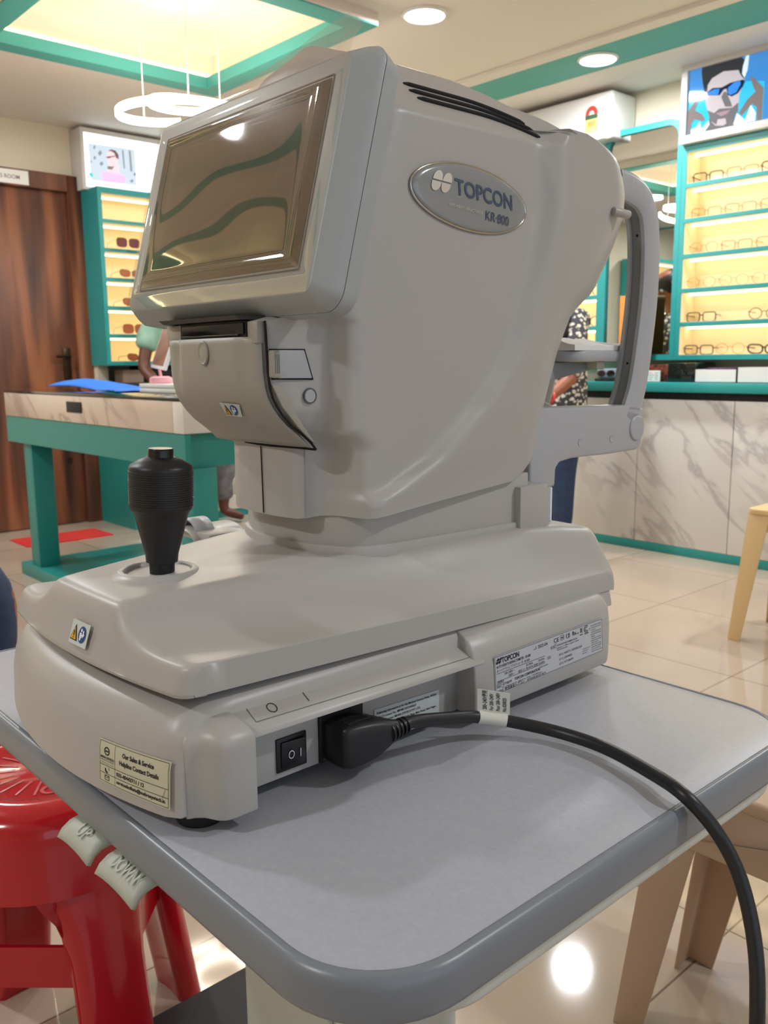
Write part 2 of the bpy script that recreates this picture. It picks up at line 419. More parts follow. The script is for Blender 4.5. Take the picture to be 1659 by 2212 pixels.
def warning_sign(L, x, y, h):
    """yellow triangle with exclamation mark and blue read-the-manual disc"""
    L.poly([(x, y), (x+h*0.98, y), (x+h*0.49, y+h)], INK, 1)
    L.poly([(x+h*0.12, y+h*0.07), (x+h*0.86, y+h*0.07), (x+h*0.49, y+h*0.84)], YEL, 2)
    L.poly([(x+h*0.45, y+h*0.28), (x+h*0.53, y+h*0.28), (x+h*0.55, y+h*0.62), (x+h*0.43, y+h*0.62)], INK, 3)
    L.disc(x+h*0.49, y+h*0.18, h*0.05, h*0.05, INK, 3)
    cx, cy = x+h*1.5, y+h*0.5
    L.disc(cx, cy, h*0.5, h*0.52, BLU, 1); L.disc(cx-h*0.1, cy+h*0.26, h*0.11, h*0.11, WHT, 2)
    L.poly([(cx-h*.28, cy+h*.1), (cx-h*.02, cy+h*.12), (cx+h*.02, cy-h*.1), (cx-h*.05, cy-h*.38), (cx-h*.22, cy-h*.34)], WHT, 2)
    L.poly([(cx+h*.0, cy-h*.02), (cx+h*.2, cy+h*.16), (cx+h*.36, cy+h*.02), (cx+h*.12, cy-h*.2)], WHT, 2)
    L.disc(cx+h*.17, cy+h*.2, h*.09, h*.09, WHT, 2)

# ================================================================== THE ROOM
T = 0.12
struct(MB().box((X0-T, Y0-T, -0.1), (X1+T, Y1+T, 0), ).build('floor', FLOORM))
struct(MB().box((X0-T, Y0-T, 0), (X0, Y1+T, 2.75)).build('wall_left', WALLM))
struct(MB().box((X0, Y1, 0), (X1, Y1+T, 2.75)).build('wall_right', WALLM))
struct(MB().box((X1, Y0, 0), (X1+T, Y1, 2.75)).build('wall_front', WALLM))
struct(MB().box((X0, Y0-T, 0), (X1+T, Y0, 2.75)).build('wall_back', WALLM))
COVES = [(-4.30, 1.39, -2.985, 2.674), (-5.1, -1.75, -2.2, -.95)]
mb = MB(); xs = sorted({X0, X1} | {c[0] for c in COVES} | {c[2] for c in COVES}); ys = sorted({Y0, Y1} | {c[1] for c in COVES} | {c[3] for c in COVES})
for a, b in zip(xs, xs[1:]):
    for c, d in zip(ys, ys[1:]):
        mx_, my_ = (a+b)/2, (c+d)/2
        if any(q[0] < mx_ < q[2] and q[1] < my_ < q[3] for q in COVES): continue
        mb.box((a, c, CEIL), (b, d, CEIL+0.15))
for q in COVES: mb.box((q[0]-.02, q[1]-.02, CEIL+0.15), (q[2]+.02, q[3]+.02, CEIL+0.17))
struct(mb.build('ceiling', CEILM))
for i, q in enumerate(COVES):
    x0, y0, x1, y1 = q; b = 0.10
    mb = MB(); mt = MB()
    for a in ((x0, y0, x1, y0+b), (x0, y1-b, x1, y1), (x0, y0+b, x0+b, y1-b), (x1-b, y0+b, x1, y1-b)):
        mt.box((a[0], a[1], CEIL-0.052), (a[2], a[3], CEIL-0.045))
    for a in ((x0, y0, x1, y0+b), (x0, y1-b, x1, y1), (x0, y0+b, x0+b, y1-b), (x1-b, y0+b, x1, y1-b)):
        mb.box((a[0], a[1], CEIL-0.045), (a[2], a[3], CEIL-0.0))
    struct(mb.build('trim_%d' % (2*i+1), CEILM)); 
    for a in ((x0+b, y0+b, x1-b, y0+b+.004), (x0+b, y1-b-.004, x1-b, y1-b), (x0+b, y0+b, x0+b+.004, y1-b), (x1-b-.004, y0+b, x1-b, y1-b)):
        mt.box((a[0], a[1], CEIL-0.052), (a[2], a[3], CEIL+0.004))
    struct(mt.build('trim_%d' % (2*i+2), TEALD))
    s = MB()
    z0, z1 = CEIL+0.03, CEIL+0.048
    s.box((x0+.004, y0+.01, z0), (x0+.012, y1-.01, z1)); s.box((x1-.012, y0+.01, z0), (x1-.004, y1-.01, z1))
    s.box((x0+.02, y0+.004, z0), (x1-.02, y0+.012, z1)); s.box((x0+.02, y1-.012, z0), (x1-.02, y1-.004, z1))
    tag(s.build('cove_light_strip', E_COVE), ['yellow light strip running round the ceiling recess above the glowing ring lamp', 'yellow light strip in the ceiling recess behind the camera'][i], 'light strip')
struct(MB().box((X0, 3.68, CEIL-0.012), (X1, 3.99, CEIL)).build('trim_5', TEALD))
struct(MB().box((X0, 3.60, CEIL-0.018), (X1, 3.68, CEIL)).box((X0, 3.99, CEIL-0.014), (X1, Y1, CEIL)).build('trim_6', CEILM))
struct(MB().box((X0, -0.62, CEIL-0.012), (X1, -0.55, CEIL)).build('trim_7', TEALD))

# downlights
def downlight(x, y, label, group='round ceiling downlights'):
    t = thing('ceiling_downlight', label, 'ceiling light', group=group)
    MB().lathe([(0.098, 0), (0.098, -0.006), (0.086, -0.012), (0.082, -0.004), (0.0, -0.004)], (x, y, CEIL if not 3.6 < y < 4.4 else CEIL-.012), m=None).build('rim', WHITEG, t)
    MB().lathe([(0.081, -0.0045), (0.081, -0.0085), (0, -0.0085)], (x, y, CEIL if not 3.6 < y < 4.4 else CEIL-.012)).build('diffuser', E_DOWN, t)
    ld = bpy.data.lights.new('downlight_lamp', 'AREA'); ld.shape = 'DISK'; ld.size = 0.16; ld.energy = LAMP_W; ld.color = (0.95, 0.97, 1.0)
    lo = bpy.data.objects.new('downlight_lamp', ld); col.objects.link(lo); lo.location = (x, y, CEIL-0.03); lo.parent = t
    return t
downlight(-2.865, 2.83, 'round white downlight in plain ceiling, left of the teal band')
downlight(-2.69, 3.835, 'round white downlight set on the teal ceiling band')
for (x, y), wh in zip(((-0.9, 3.835), (-4.6, 3.835), (-4.51, 1.30), (-2.6, -0.2), (-4.6, -.3), (0.9, 1.6), (-0.9, -1.5)), ('on the teal band above the right end of the counter', 'on the teal band near the far room corner', 'between the wooden door and the recessed ceiling', 'behind the viewer above the second teal stripe', 'added unseen behind the viewer near the left wall', 'above the side of the added window', 'added unseen at the back of the shop behind the viewer')):  # left-wall and back lamps are added to brighten mirror and screen reflections
    downlight(x, y, 'round white ceiling downlight ' + wh)

# pendant ring lamp
t = thing('pendant_lamp', 'glowing looped ribbon pendant lamp hanging from the recessed ceiling', 'pendant lamp')
cx, cy = -3.70, 2.06
pts = []
for k in range(97):
    a = k/96*4.1*PI + 2.4; s_ = k/96
    rad = 0.255 - 0.13*s_ + 0.03*math.sin(a*1.5)
    pts.append((cx + rad*math.cos(a) + 0.10*s_, cy + rad*math.sin(a)+0.14*s_, 2.125 + 0.035*math.sin(a*0.75+1) + 0.035*s_))
MB().sweep(pts, rrect(-0.008, -0.017, 0.008, 0.017, 0.006, 3)).build('light_ribbon', E_RING, t)
c2 = MB().lathe([(0.001, 0.0), (0.085, 0.0), (0.09, -0.01), (0.09, -0.04), (0.08, -0.05), (0.0, -0.05)], (cx, cy+.03, CEIL+0.15)).build('ceiling_canopy', WHITEG, t)
mbx = MB()
for k in range(5): mbx.box((cx-.03+k*.013, cy-.062, CEIL+.113), (cx-.024+k*.013, cy-.0605, CEIL+.135))
mbx.build('vent_slots', INKG, c2)
for k in (6, 40, 70): MB().tube([pts[k], (pts[k][0], pts[k][1], CEIL+0.15)], 0.0022, seg=6).build('suspension_wire', WHITEG, t)

# unseen window added for cool fill light, behind the viewer's right
win = thing('fill_window_1', 'x', 'x'); del win['label']; del win['category']; struct(win)
MB().box((2.36, -1.6, .45), (2.40, -1.55, 2.25)).box((2.36, 1.95, .45), (2.40, 2.0, 2.25)).box((2.36, -1.55, .45), (2.40, 1.95, .5)).box((2.36, -1.55, 2.2), (2.40, 1.95, 2.25)).box((2.37, .18, .5), (2.40, .22, 2.2)).build('fill_window_frame', FRAMEG, win)
MB().box((2.388, -1.55, .5), (2.392, 1.95, 2.2)).build('fill_pane', emat('fill_light_glass', (205, 225, 255), 0.7), win)
ld = bpy.data.lights.new('window_fill_light', 'AREA'); ld.shape = 'RECTANGLE'; ld.size = 1.7; ld.size_y = 3.4; ld.energy = WINDOW_FILL_W; ld.color = (0.78, 0.88, 1.0)
lo = bpy.data.objects.new('window_fill_light', ld); col.objects.link(lo); lo.location = (2.34, .2, 1.35); lo.rotation_euler = (0, R(90), 0); lo.parent = win
# ------------------------------------------------------------------ door wall (left)
struct(MB().box((X0, 2.36, 0), (-5.53, 2.455, 2.172)).box((X0, 1.30, 0), (-5.53, 1.39, 2.172)).box((X0, 1.39, 2.075), (-5.53, 2.36, 2.172)).build('trim_8', WOOD, bevel=.004))
door = thing('door_1', None, None); del door['category']; del door['label']; struct(door)
MB().box((X0+.0, 1.39, 0.005), (-5.565, 2.36, 2.075)).build('door_leaf', WOOD, door, bevel=.003)
hp = MB().box((-5.565, 2.272, 0.93), (-5.556, 2.322, 1.13)).build('door_handle', BRONZE, door, bevel=.004)
MB().tube([(-5.556, 2.30, 1.075), (-5.51, 2.30, 1.075), (-5.505, 2.285, 1.075), (-5.505, 2.21, 1.073)], 0.009, seg=10).lathe([(.008, 0), (.008, .004), (0, .004)], (-5.556, 2.297, 0.98), (1, 0, 0)).build('lever', BRONZE, hp)
MB().box((-5.565, 2.262, 0.40), (-5.556, 2.285, 0.43)).build('lock', BRONZE, door)
sg = MB().box((-5.53, 1.78, 2.085), (-5.526, 2.125, 2.165)).build('door_sign', PAPER)
tag(sg, 'white paper room sign taped above the striped wooden door', 'sign')
L = Label(.345, .08, quad_surf((-5.526, 1.78, 2.165), (-5.526, 2.125, 2.165), (-5.526, 2.125, 2.085), (-5.526, 1.78, 2.085)), None)
L.text("DOCTOR'S ROOM", .04, .028, .032, INKG, bold=.01, width=.25)
L.build('sign_lettering', sg)

# ------------------------------------------------------------------ glasses
def glasses_mesh(mb, fm, lm, shape='round', W=0.138, th=0.0022):
    """a pair of glasses: fronts in the local XZ plane facing -Y, temples going +Y, standing on z=0"""
    lw, lh = {'round': (.025, .022), 'square': (.027, .019), 'sun': (.030, .024), 'cat': (.029, .018)}[shape]
    cx = .034
    for s in (-1, 1):
        pts = []
        for k in range(20):
            a = 2*PI*k/20; c, d = math.cos(a), math.sin(a); e = {'round': 1, 'square': .42, 'sun': .6, 'cat': .75}[shape]
            px = lw*(abs(c)**e)*(1 if c > 0 else -1); pz = lh*(abs(d)**e)*(1 if d > 0 else -1)
            if shape == 'cat': pz += .004*(px*s > 0)*(px*s/lw)
            pts.append((s*cx + px, 0, lh+.001 + pz))
        mb.tube(pts, th, fm, seg=5, closed=True)
        if lm: mb.add([(p[0], 0, p[2]) for p in pts] + [(p[0], .001, p[2]) for p in pts], [tuple(range(20))[::-1], tuple(range(20, 40))], lm)
        h = lh*1.45
        mb.tube([(s*(cx+lw), 0, h), (s*(cx+lw+.006), .003, h), (s*(cx+lw+.007), .012, h), (s*(cx+lw-.002), .085, h*.92), (s*(cx+lw-.006), .115, h*.82), (s*(cx+lw-.008), .13, .004)], th*.8, fm, seg=5)
    mb.tube([(-cx+lw-.001, 0, lh*1.35), (0, -.001, lh*1.5), (cx-lw+.001, 0, lh*1.35)], th, fm, seg=5)
    return mb
PROTO = {}
def place_glasses(kind, M, label, group, cat='glasses', name='eyeglasses', k=1.2):
    spec = {'dark': ('square', FR_DARK, None, .0024), 'brown': ('square', FR_BROWN, None, .0014), 'gold': ('round', FR_GOLD, None, .0011), 'roundd': ('round', FR_DARK, None, .0018), 'bold': ('cat', FR_DARK, None, .0034),
            'sun': ('sun', FR_GOLD, LENS_D, .0011), 'amber': ('cat', FR_DARK, LENS_A, .0014), 'sunb': ('sun', FR_BROWN, LENS_A, .0012), 'purple': ('cat', PURP, LENS_D, .003)}[kind]
    nm = 'sunglasses' if spec[2] else name
    if kind not in PROTO:
        o = glasses_mesh(MB(), spec[1], spec[2], spec[0], th=spec[3]).build(nm, FR_DARK, fix=False, smooth=60); PROTO[kind] = o.data
    else:
        o = bpy.data.objects.new(nm, PROTO[kind]); col.objects.link(o)
    o.matrix_world = M @ Matrix.Scale(k, 4)
    return tag(o, label, 'sunglasses' if spec[2] else cat, group)

# ------------------------------------------------------------------ lit wall displays (local: X width, Y depth away from viewer, Z up)
LEV = [1.04, 1.208, 1.379, 1.552, 1.728, 1.90, 2.072]
def display(label, W, depth, M, led_off=()):
    t = thing('display_cabinet', label, 'display cabinet'); 
    c = MB(); zt, zb = 2.087, 1.015
    c.box((0, 0, zb), (.026, depth, zt)); c.box((W-.026, 0, zb), (W, depth, zt))
    c.box((.026, depth-.012, zb), (W-.026, depth, zt))
    for i, z in enumerate(LEV):
        c.box((.026, 0, z-.02 if i else zb), (W-.026, depth-.012, z if i < 6 else zt))
    c.build('carcass', TEAL, t)
    l = MB(); e = .002
    for i in range(6):
        a, b = LEV[i], LEV[i+1]-.02
        l.box((.026, depth-.016, a), (W-.026, depth-.0125, b)); l.box((.0262, .004, a), (.029, depth-.016, b)); l.box((W-.029, .004, a), (W-.0262, depth-.016, b))
        l.box((.029, .004, a+.0002), (W-.029, depth-.016, a+.002)); l.box((.029, .004, b-.002), (W-.029, depth-.016, b-.0002))
    l.build('shelf_lining', CREAMS, t)
    for i in range(6):
        b = LEV[i+1]-.02
        MB().box((.035, depth*.45, b-.012), (W-.035, depth*.45+.014, b-.003)).build('light_strip', E_LED, t)
    for o in [t]: o.matrix_world = M
    return t
def MR(x, y): return Matrix.Translation((x, y, 0))                               # facing -y
def ML(x, y): return Matrix.Translation((x, y, 0)) @ Matrix.Rotation(R(90), 4, 'Z')  # facing +x
display('lit teal display cabinet of spectacle frames under the blue portrait', 1.7, .15, MR(-2.487, 4.30))
display('lit teal display cabinet left of the arched wall mirror', .92, .15, MR(-3.875, 4.30))
display('tall lit teal display cabinet of sunglasses beside the wooden door', 1.2, .27, ML(-5.30, 2.447))

display('lit teal display cabinet on the left wall behind the viewer', 1.9, .27, ML(-5.30, -1.75))
rows_r = {5: [('dark', -2.365), ('brown', -2.185), ('dark', -2.01), ('roundd', -1.83)], 4: [('brown', -2.365), ('brown', -2.185), ('brown', -2.005)],
          3: [('gold', -2.37), ('brown', -2.195), ('brown', -2.015)], 2: [('gold', -2.375), ('gold', -2.20), ('gold', -2.03)],
          1: [('dark', -2.365), ('roundd', -2.035)], 0: [('dark', -2.37), ('gold', -2.20), ('bold', -2.025)]}
rown = {5: 'top', 4: 'second', 3: 'third', 2: 'fourth', 1: 'fifth', 0: 'lowest'}
posn = ['leftmost', 'second from left', 'third from left', 'fourth from left']
desc = {'dark': 'dark rectangular eyeglasses', 'brown': 'thin brown rectangular eyeglasses', 'gold': 'fine gold wire eyeglasses', 'roundd': 'thin dark round eyeglasses', 'bold': 'thick black cat-eye eyeglasses'}
for r_, lst in rows_r.items():
    for k, (kind, x) in enumerate(lst):
        place_glasses(kind, Matrix.Translation((x, 4.345, LEV[r_]+.0022)) @ Matrix.Rotation(R(10), 4, 'Z'), '%s, %s on %s shelf below the blue portrait' % (desc[kind], posn[k], rown[r_]), 'eyeglasses in the display under the blue portrait')
for r_, kind, x in ((1, 'roundd', -3.06), (2, 'roundd', -3.05), (1, 'roundd', -3.3), (2, 'brown', -3.28), (3, 'roundd', -3.06)):
    place_glasses(kind, Matrix.Translation((x, 4.345, LEV[r_]+.0022)), '%s on %s shelf left of the wall mirror%s' % (desc[kind], rown[r_], ', half hidden' if x < -3.2 else ''), 'eyeglasses in the display left of the mirror')
for r_, kind, y in ((4, 'sun', 2.60), (3, 'amber', 2.61), (2, 'amber', 2.62), (1, 'sunb', 2.61), (0, 'amber', 2.63), (4, 'sun', 2.80), (3, 'amber', 2.80)):
    d = {'sun': 'square brown-lens sunglasses', 'amber': 'dark cat-eye sunglasses with amber lenses', 'sunb': 'brown square sunglasses with pale amber lenses'}[kind]
    place_glasses(kind, Matrix.Translation((-5.24, y, LEV[r_]+.0022)) @ Matrix.Rotation(R(90), 4, 'Z'), '%s on %s shelf beside the door%s' % (d, rown[r_], ', farther along' if y > 2.7 else ''), 'sunglasses in the display by the door')

# ------------------------------------------------------------------ backlit portraits
def lit(name, c, s=0.9):
    m = mat('print_'+name, c, 0.06, emit=(c, s)); m.node_tree.nodes['Principled BSDF'].inputs['Base Color'].default_value = tuple(v*0.3 for v in srgb(c)[:3])+(1,); return m
# right portrait, visible piece measured from the photograph, drawn in metres
t = thing('portrait_lightbox', 'backlit blue portrait of a man in mirrored sunglasses above the display', 'lightbox sign')
PX0, PZ0, PW, PH = -2.452, 2.118, 0.62, 0.318
MB().box((-2.487, 4.26, 2.088), (-1.78, 4.42, 2.125)).box((-2.487, 4.26, 2.43), (-1.78, 4.42, 2.458)).box((-2.487, 4.26, 2.125), (-2.455, 4.42, 2.43)).box((-1.82, 4.26, 2.125), (-1.78, 4.42, 2.43)).box((-2.455, 4.275, 2.125), (-1.82, 4.42, 2.43)).build('box_frame', WHITEB, t, bevel=.002)
L = Label(PW, PH, quad_surf((PX0, 4.274, PZ0+PH), (PX0+PW, 4.274, PZ0+PH), (PX0+PW, 4.274, PZ0), (PX0, 4.274, PZ0)), lit('sky', (70, 150, 225), .75), lift=.0006)
def pc(x, y):
    yb = 1965-.19*(x-150); yt = 700-.262*(x-150); return ((x-150)*.000256, (yb-y)/(yb-yt)*PH)
def pp(pts, m, lay): L.poly([pc(*p) for p in pts], m, lay)
HAIRP = lit('hair', (52, 56, 62), .6); SKP = lit('skin', (205, 196, 200), .8); SKD = lit('skin_shade', (122, 120, 126), .7); CY = lit('cyan', (60, 200, 245), .8); WP = lit('white', (222, 244, 252), .9); LB = lit('lens', (60, 140, 250), .9); HD = lit('hand', (140, 128, 126), .7); LD = lit('lens_frame', (30, 42, 78), .5); LIP = lit('lip', (176, 146, 156), .8)
pp([(150,1250),(650,1250),(650,1960),(150,1960)], CY, 1); pp([(1180,900),(1660,900),(1660,1700),(1180,1760)], CY, 1)
pp([(620,1560),(1120,1500),(1130,1810),(850,1850),(530,1920),(560,1740)], SKD, 2)
pp([(540,1080),(540,980),(620,850),(850,715),(1150,690),(1250,850),(1280,880),(1190,1150),(1180,1450),(1100,1600),(900,1740),(740,1740),(640,1650),(560,1450),(520,1330),(500,1200)], SKP, 3)
pp([(560,1450),(700,1500),(800,1420),(1060,1400),(1180,1300),(1180,1450),(1100,1600),(960,1700),(940,1600),(780,1620),(760,1720),(640,1650)], SKD, 4)
pp([(410,640),(700,560),(1180,440),(1280,520),(1290,700),(1250,850),(1180,760),(1150,690),(850,715),(620,850),(540,980),(540,1080),(480,1110),(430,900),(405,750)], HAIRP, 4)
pp([(1290,390),(1340,400),(1330,600),(1320,700),(1270,840),(1220,760),(1230,620)], WP, 5)
pp([(830,1200),(880,1100),(930,1100),(1030,1300),(1060,1380),(920,1380)], SKD, 4)
pp([(740,1510),(880,1470),(1030,1440),(960,1520),(850,1560)], LIP, 5)
pp([(540,1110),(650,1030),(830,1020),(1000,930),(1250,870),(1290,900),(1250,1000),(1160,1130),(1040,1190),(960,1160),(930,1040),(870,1060),(800,1165),(540,1165)], LD, 6)
pp([(560,1115),(680,1055),(790,1045),(770,1155),(550,1155)], LB, 7); pp([(965,1020),(1080,925),(1200,895),(1205,960),(1130,1110),(1010,1165),(965,1120)], LB, 7)
pp([(1100,1720),(1160,1500),(1330,1640),(1420,1340),(1530,1500),(1520,1730),(1200,1790)], WP, 5)
pp([(230,1820),(350,1760),(420,1660),(450,1800),(600,1640),(620,1720),(500,1880),(240,1930)], WP, 5)
pp([(1380,820),(1430,820),(1650,1030),(1650,1690),(1560,1700),(1540,1400),(1450,1330),(1250,1560),(1200,1500),(1350,1250),(1500,1100),(1440,980)], HD, 6)
pp([(150,1490),(380,1150),(370,1250),(300,1450),(450,1520),(520,1620),(480,1660),(300,1620),(240,1700),(225,1930),(170,1930)], HD, 6)
L.build('portrait_print', t)

t = thing('portrait_lightbox', 'bright backlit portrait of a woman in a pink top beside the door', 'lightbox sign')
MB().box((-5.6, 2.425, 2.088), (-5.44, 3.65, 2.452)).build('box_frame', WHITEB, t, bevel=.003)
W6, H6 = 1.10, .318
L = Label(W6, H6, quad_surf((-5.439, 2.445, 2.105+H6), (-5.439, 2.445+W6, 2.105+H6), (-5.439, 2.445+W6, 2.105), (-5.439, 2.445, 2.105)), lit('white_glow', (240, 248, 255), 1.6), lift=.0008)
def pq(x, y):
    xl = 170+(y-240)*.144; yt = 240+.176*(x-170); yb = 1140+.146*(x-300); return ((x-xl)*.000361, (yb-y)/(yb-yt)*H6)
def p6(pts, m, lay): L.poly([pq(*p) for p in pts], m, lay)
p6([(270,430),(1140,560),(1230,1160),(380,1040)], lit('pale_blue', (205, 218, 230), 1.0), 1)
G6 = lit('grey_blot', (150, 160, 172), .8)
for x, y, w_, h_ in ((390,500,22,40),(500,600,40,50),(410,675,26,36),(350,735,14,24),(540,775,36,40),(1180,970,30,36),(1130,1080,40,30)): p6([(x-w_,y),(x,y-h_),(x+w_,y),(x,y+h_)], G6, 2)
p6([(900,560),(930,565),(985,870),(960,870)], G6, 2); p6([(1030,570),(1065,575),(1130,920),(1090,920)], G6, 2)
p6([(330,910),(390,930),(400,1000),(340,970)], lit('turquoise', (70, 210, 220), 1.0), 2)
PK = lit('pink_top', (240, 190, 236), 1.1); FC = lit('pink_face', (250, 210, 216), 1.1); HB = lit('brown_hair', (120, 92, 96), .8)
p6([(560,900),(650,920),(780,930),(930,970),(1010,1010),(1000,1120),(600,1070),(560,990)], PK, 3)
p6([(650,820),(780,830),(850,780),(880,960),(780,960),(660,900)], FC, 3)
p6([(630,590),(700,570),(800,620),(830,720),(800,800),(740,840),(670,810),(640,700)], FC, 4)
p6([(640,570),(700,545),(780,570),(840,640),(850,710),(800,690),(760,610),(700,575)], HB, 5)
p6([(610,665),(770,650),(775,670),(700,675),(690,690),(640,690)], HB, 6)
p6([(650,820),(780,825),(740,880),(660,870)], lit('neck_shade', (130, 140, 136), .8), 4)
L.build('portrait_print', t)

# ------------------------------------------------------------------ arched mirror, AC
t = thing('wall_mirror', 'tall mirror with round-cornered teal frame between the two displays', 'mirror')
def arch(x0, x1, z0, z1, r): 
    pts = [(x1, z0)]
    for k in range(9): a = R(90*k/8); pts.append((x1-r+r*math.cos(a), z1-r+r*math.sin(a)))
    for k in range(9): a = R(90+90*k/8); pts.append((x0+r+r*math.cos(a), z1-r+r*math.sin(a)))
    pts.append((x0, z0)); return pts
o_, i_ = arch(-2.955, -2.488, 1.015, 2.235, .085), arch(-2.925, -2.515, 1.045, 2.205, .06)
mb = MB(); n = len(o_)
vs_ = [(a, 4.30, b) for a, b in o_] + [(a, 4.30, b) for a, b in i_] + [(a, 4.45, b) for a, b in o_] + [(a, 4.318, b) for a, b in i_]
fs = []
for i in range(n):
    j = (i+1) % n; fs += [(i, j, n+j, n+i), (j, i, 2*n+i, 2*n+j), (n+i, n+j, 3*n+j, 3*n+i)]
mb.add(vs_, fs).build('frame', TEAL, t, smooth=30)
MB().add([(a, 4.316, b) for a, b in i_], [tuple(range(n))]).build('glass', MIRROR, t)
t = thing('air_conditioner', 'white split air conditioner high on the wall with an energy sticker', 'air conditioner')
MB().box((-3.78, 4.22, 2.185), (-2.86, 4.449, 2.43)).build('casing', ACM, t, bevel=.018, seg=4)
MB().box((-3.74, 4.213, 2.19), (-2.90, 4.225, 2.222)).build('air_flap', ACM, t, bevel=.003)
s = MB(); L = Label(.1, .14, quad_surf((-3.030, 4.2185, 2.37), (-2.950, 4.2185, 2.37), (-2.950, 4.2185, 2.235), (-3.030, 4.2185, 2.235)), None)
L.rect(0, .0, .1, .09, mat('sticker_yellow', (226, 208, 120), .6)); L.disc(.05, .095, .05, .045, mat('sticker_red', (190, 60, 50), .6), 2, 0, 180); L.disc(.05, .095, .02, .02, WHT, 3, 0, 180)
L.rect(0, .07, .1, .094, mat('sticker_green', (60, 90, 60), .6), 2); L.rect(.02, .03, .08, .06, mat('sticker_olive', (170, 150, 80), .6), 2)
L.build('energy_sticker', t)

# ------------------------------------------------------------------ right counter
t = thing('service_counter', 'long white marble fronted counter with teal top along the right wall', 'counter')
MB().box((-4.6, 4.14, .852), (.6, 4.449, .902)).build('worktop', TEAL, t, bevel=.003)
MB().box((-4.56, 4.19, .815), (.56, 4.449, .852)).build('shadow_gap', DARKREC, t)
MB().box((-4.56, 4.17, 0.0), (.56, 4.449, .045)).build('kickboard', TEALG, t, bevel=.002)
xp = [-4.56, -3.66, -3.13, -2.603, -2.072, -1.54, -1.01, -.48, .56]
for a, b in zip(xp, xp[1:]): MB().box((a+.002, 4.172, .047), (b-.002, 4.44, .813)).build('door_panel', MARBLE, t, bevel=.0015)
MB().box((-4.56, 4.185, .045), (.56, 4.43, .812)).build('core', TEALG, t)

# things on the counter
def tray(x0, x1, y0, h, label):
    t = thing('frame_tray', label, 'tray'); z = .902
    MB().box((x0, y0, z), (x1, y0+.004, z+h)).box((x0, y0+.16, z), (x1, y0+.164, z+h)).box((x0, y0, z), (x0+.004, y0+.164, z+h)).box((x1-.004, y0, z), (x1, y0+.164, z+h)).box((x0, y0, z), (x1, y0+.164, z+.004)).build('box', WHITEG, t)
tray(-2.29, -2.07, 4.17, .065, 'white open tray full of purple frames on the counter')
tray(-2.068, -1.85, 4.17, .075, 'plain white open tray at the right edge on the counter')
for k in range(3): place_glasses('purple', Matrix.Translation((-2.18, 4.195+.045*k, .935)), 'purple sunglasses in the white counter tray, %s row' % ('front', 'middle', 'rear')[k], 'purple sunglasses stood in the white tray', k=1.0)
tag(MB().box((-2.46, 4.20, .903), (-2.30, 4.40, 1.0)).build('storage_box', GLASSTOP, bevel=.004), 'black glossy box between the price card and the white tray', 'box')
tag(MB().box((-2.60, 4.22, .903), (-2.47, 4.40, .992)).build('storage_box', COPPER, bevel=.004), 'box wrapped in copper foil behind the price card', 'box')
pcard = tag(MB().box((-2.572, 4.19, .905), (-2.497, 4.196, .962)).build('price_card', PAPER), 'small white printed card propped on the counter', 'card')
L = Label(.075, .057, quad_surf((-2.572, 4.1895, .962), (-2.497, 4.1895, .962), (-2.497, 4.1895, .905), (-2.572, 4.1895, .905)), None)
for k in range(4): L.rect(.008, .01+k*.011, .03+.006*(k % 3), .012+k*.011, INKG); L.rect(.045, .01+k*.011, .065, .012+k*.011, INKG)
L.build('card_print', pcard)
tag(MB().lathe([(.016, 0), (.016, .004), (0, .004)], (-2.593, 4.19, .925), (0, -1, 0)).build('round_tag', CLEARCASE), 'small pale round tag leaning on the copper box', 'tag')
for x, y, l_ in ((-2.80, 4.2, 'clear blue-grey spectacle case lying on the counter behind the post'),):
    t = thing('spectacle_case', l_, 'case')
    MB().box((x-.11, y, .903), (x+.07, y+.14, .918)).build('lower_tray', DARKREC, t, bevel=.004)
    MB().box((x-.10, y+.01, .919), (x+.03, y+.12, .972)).build('case_body', CLEARCASE, t, bevel=.008)
    MB().lathe([(.026, 0), (.026, .002), (0, .002)], (x-.07, y+.009, .945), (0, -1, 0), sy=.7).lathe([(.026, 0), (.026, .002), (0, .002)], (x-.01, y+.009, .945), (0, -1, 0), sy=.7).build('dark_windows', GLASSTOP, t)
tag(MB().box((-2.73, 4.17, .903), (-2.615, 4.34, .925)).build('spectacle_case', DARKREC, bevel=.006), 'flat black case on the counter in front of the mirror', 'case')
# leaflet stand
t = thing('leaflet_stand', 'clear acrylic stand with orange and black offer leaflet before the mirror', 'leaflet stand')
MB().box((-2.792, 4.247, 1.03), (-2.60, 4.25, 1.362)).box((-2.792, 4.247, 1.03), (-2.60, 4.30, 1.033)).build('acrylic_stand', CLEAR, t)
MB().box((-2.70, 4.25, .903), (-2.68, 4.29, 1.03)).build('support_rod', CLEAR, t)
OR = mat('leaflet_orange', (226, 150, 70), .5); ORD = mat('leaflet_dark_orange', (206, 122, 60), .5); GLD = mat('leaflet_gold', (214, 196, 110), .5); LBK = mat('leaflet_black', (34, 32, 36), .5); LGR = mat('leaflet_grey', (190, 188, 190), .5)
L = Label(.19, .33, quad_surf((-2.791, 4.2465, 1.361), (-2.601, 4.2465, 1.361), (-2.601, 4.2465, 1.031), (-2.791, 4.2465, 1.031)), OR)
L.rect(0, 0, .19, .07, ORD); L.rect(.04, .10, .16, .33, LBK, 2); L.disc(.065, .285, .015, .015, LGR, 3, ri=.6); L.disc(.065, .285, .006, .006, LGR, 3)
L.text('OVERSEAS', .082, .279, .016, LGR, lay=3, width=.07); L.text('FAMILY OFFER', .05, .25, .012, LGR, lay=3, width=.1); L.text('GET UP TO', .05, .205, .014, mat('leaflet_brown', (130, 96, 60), .5), lay=3, width=.08)
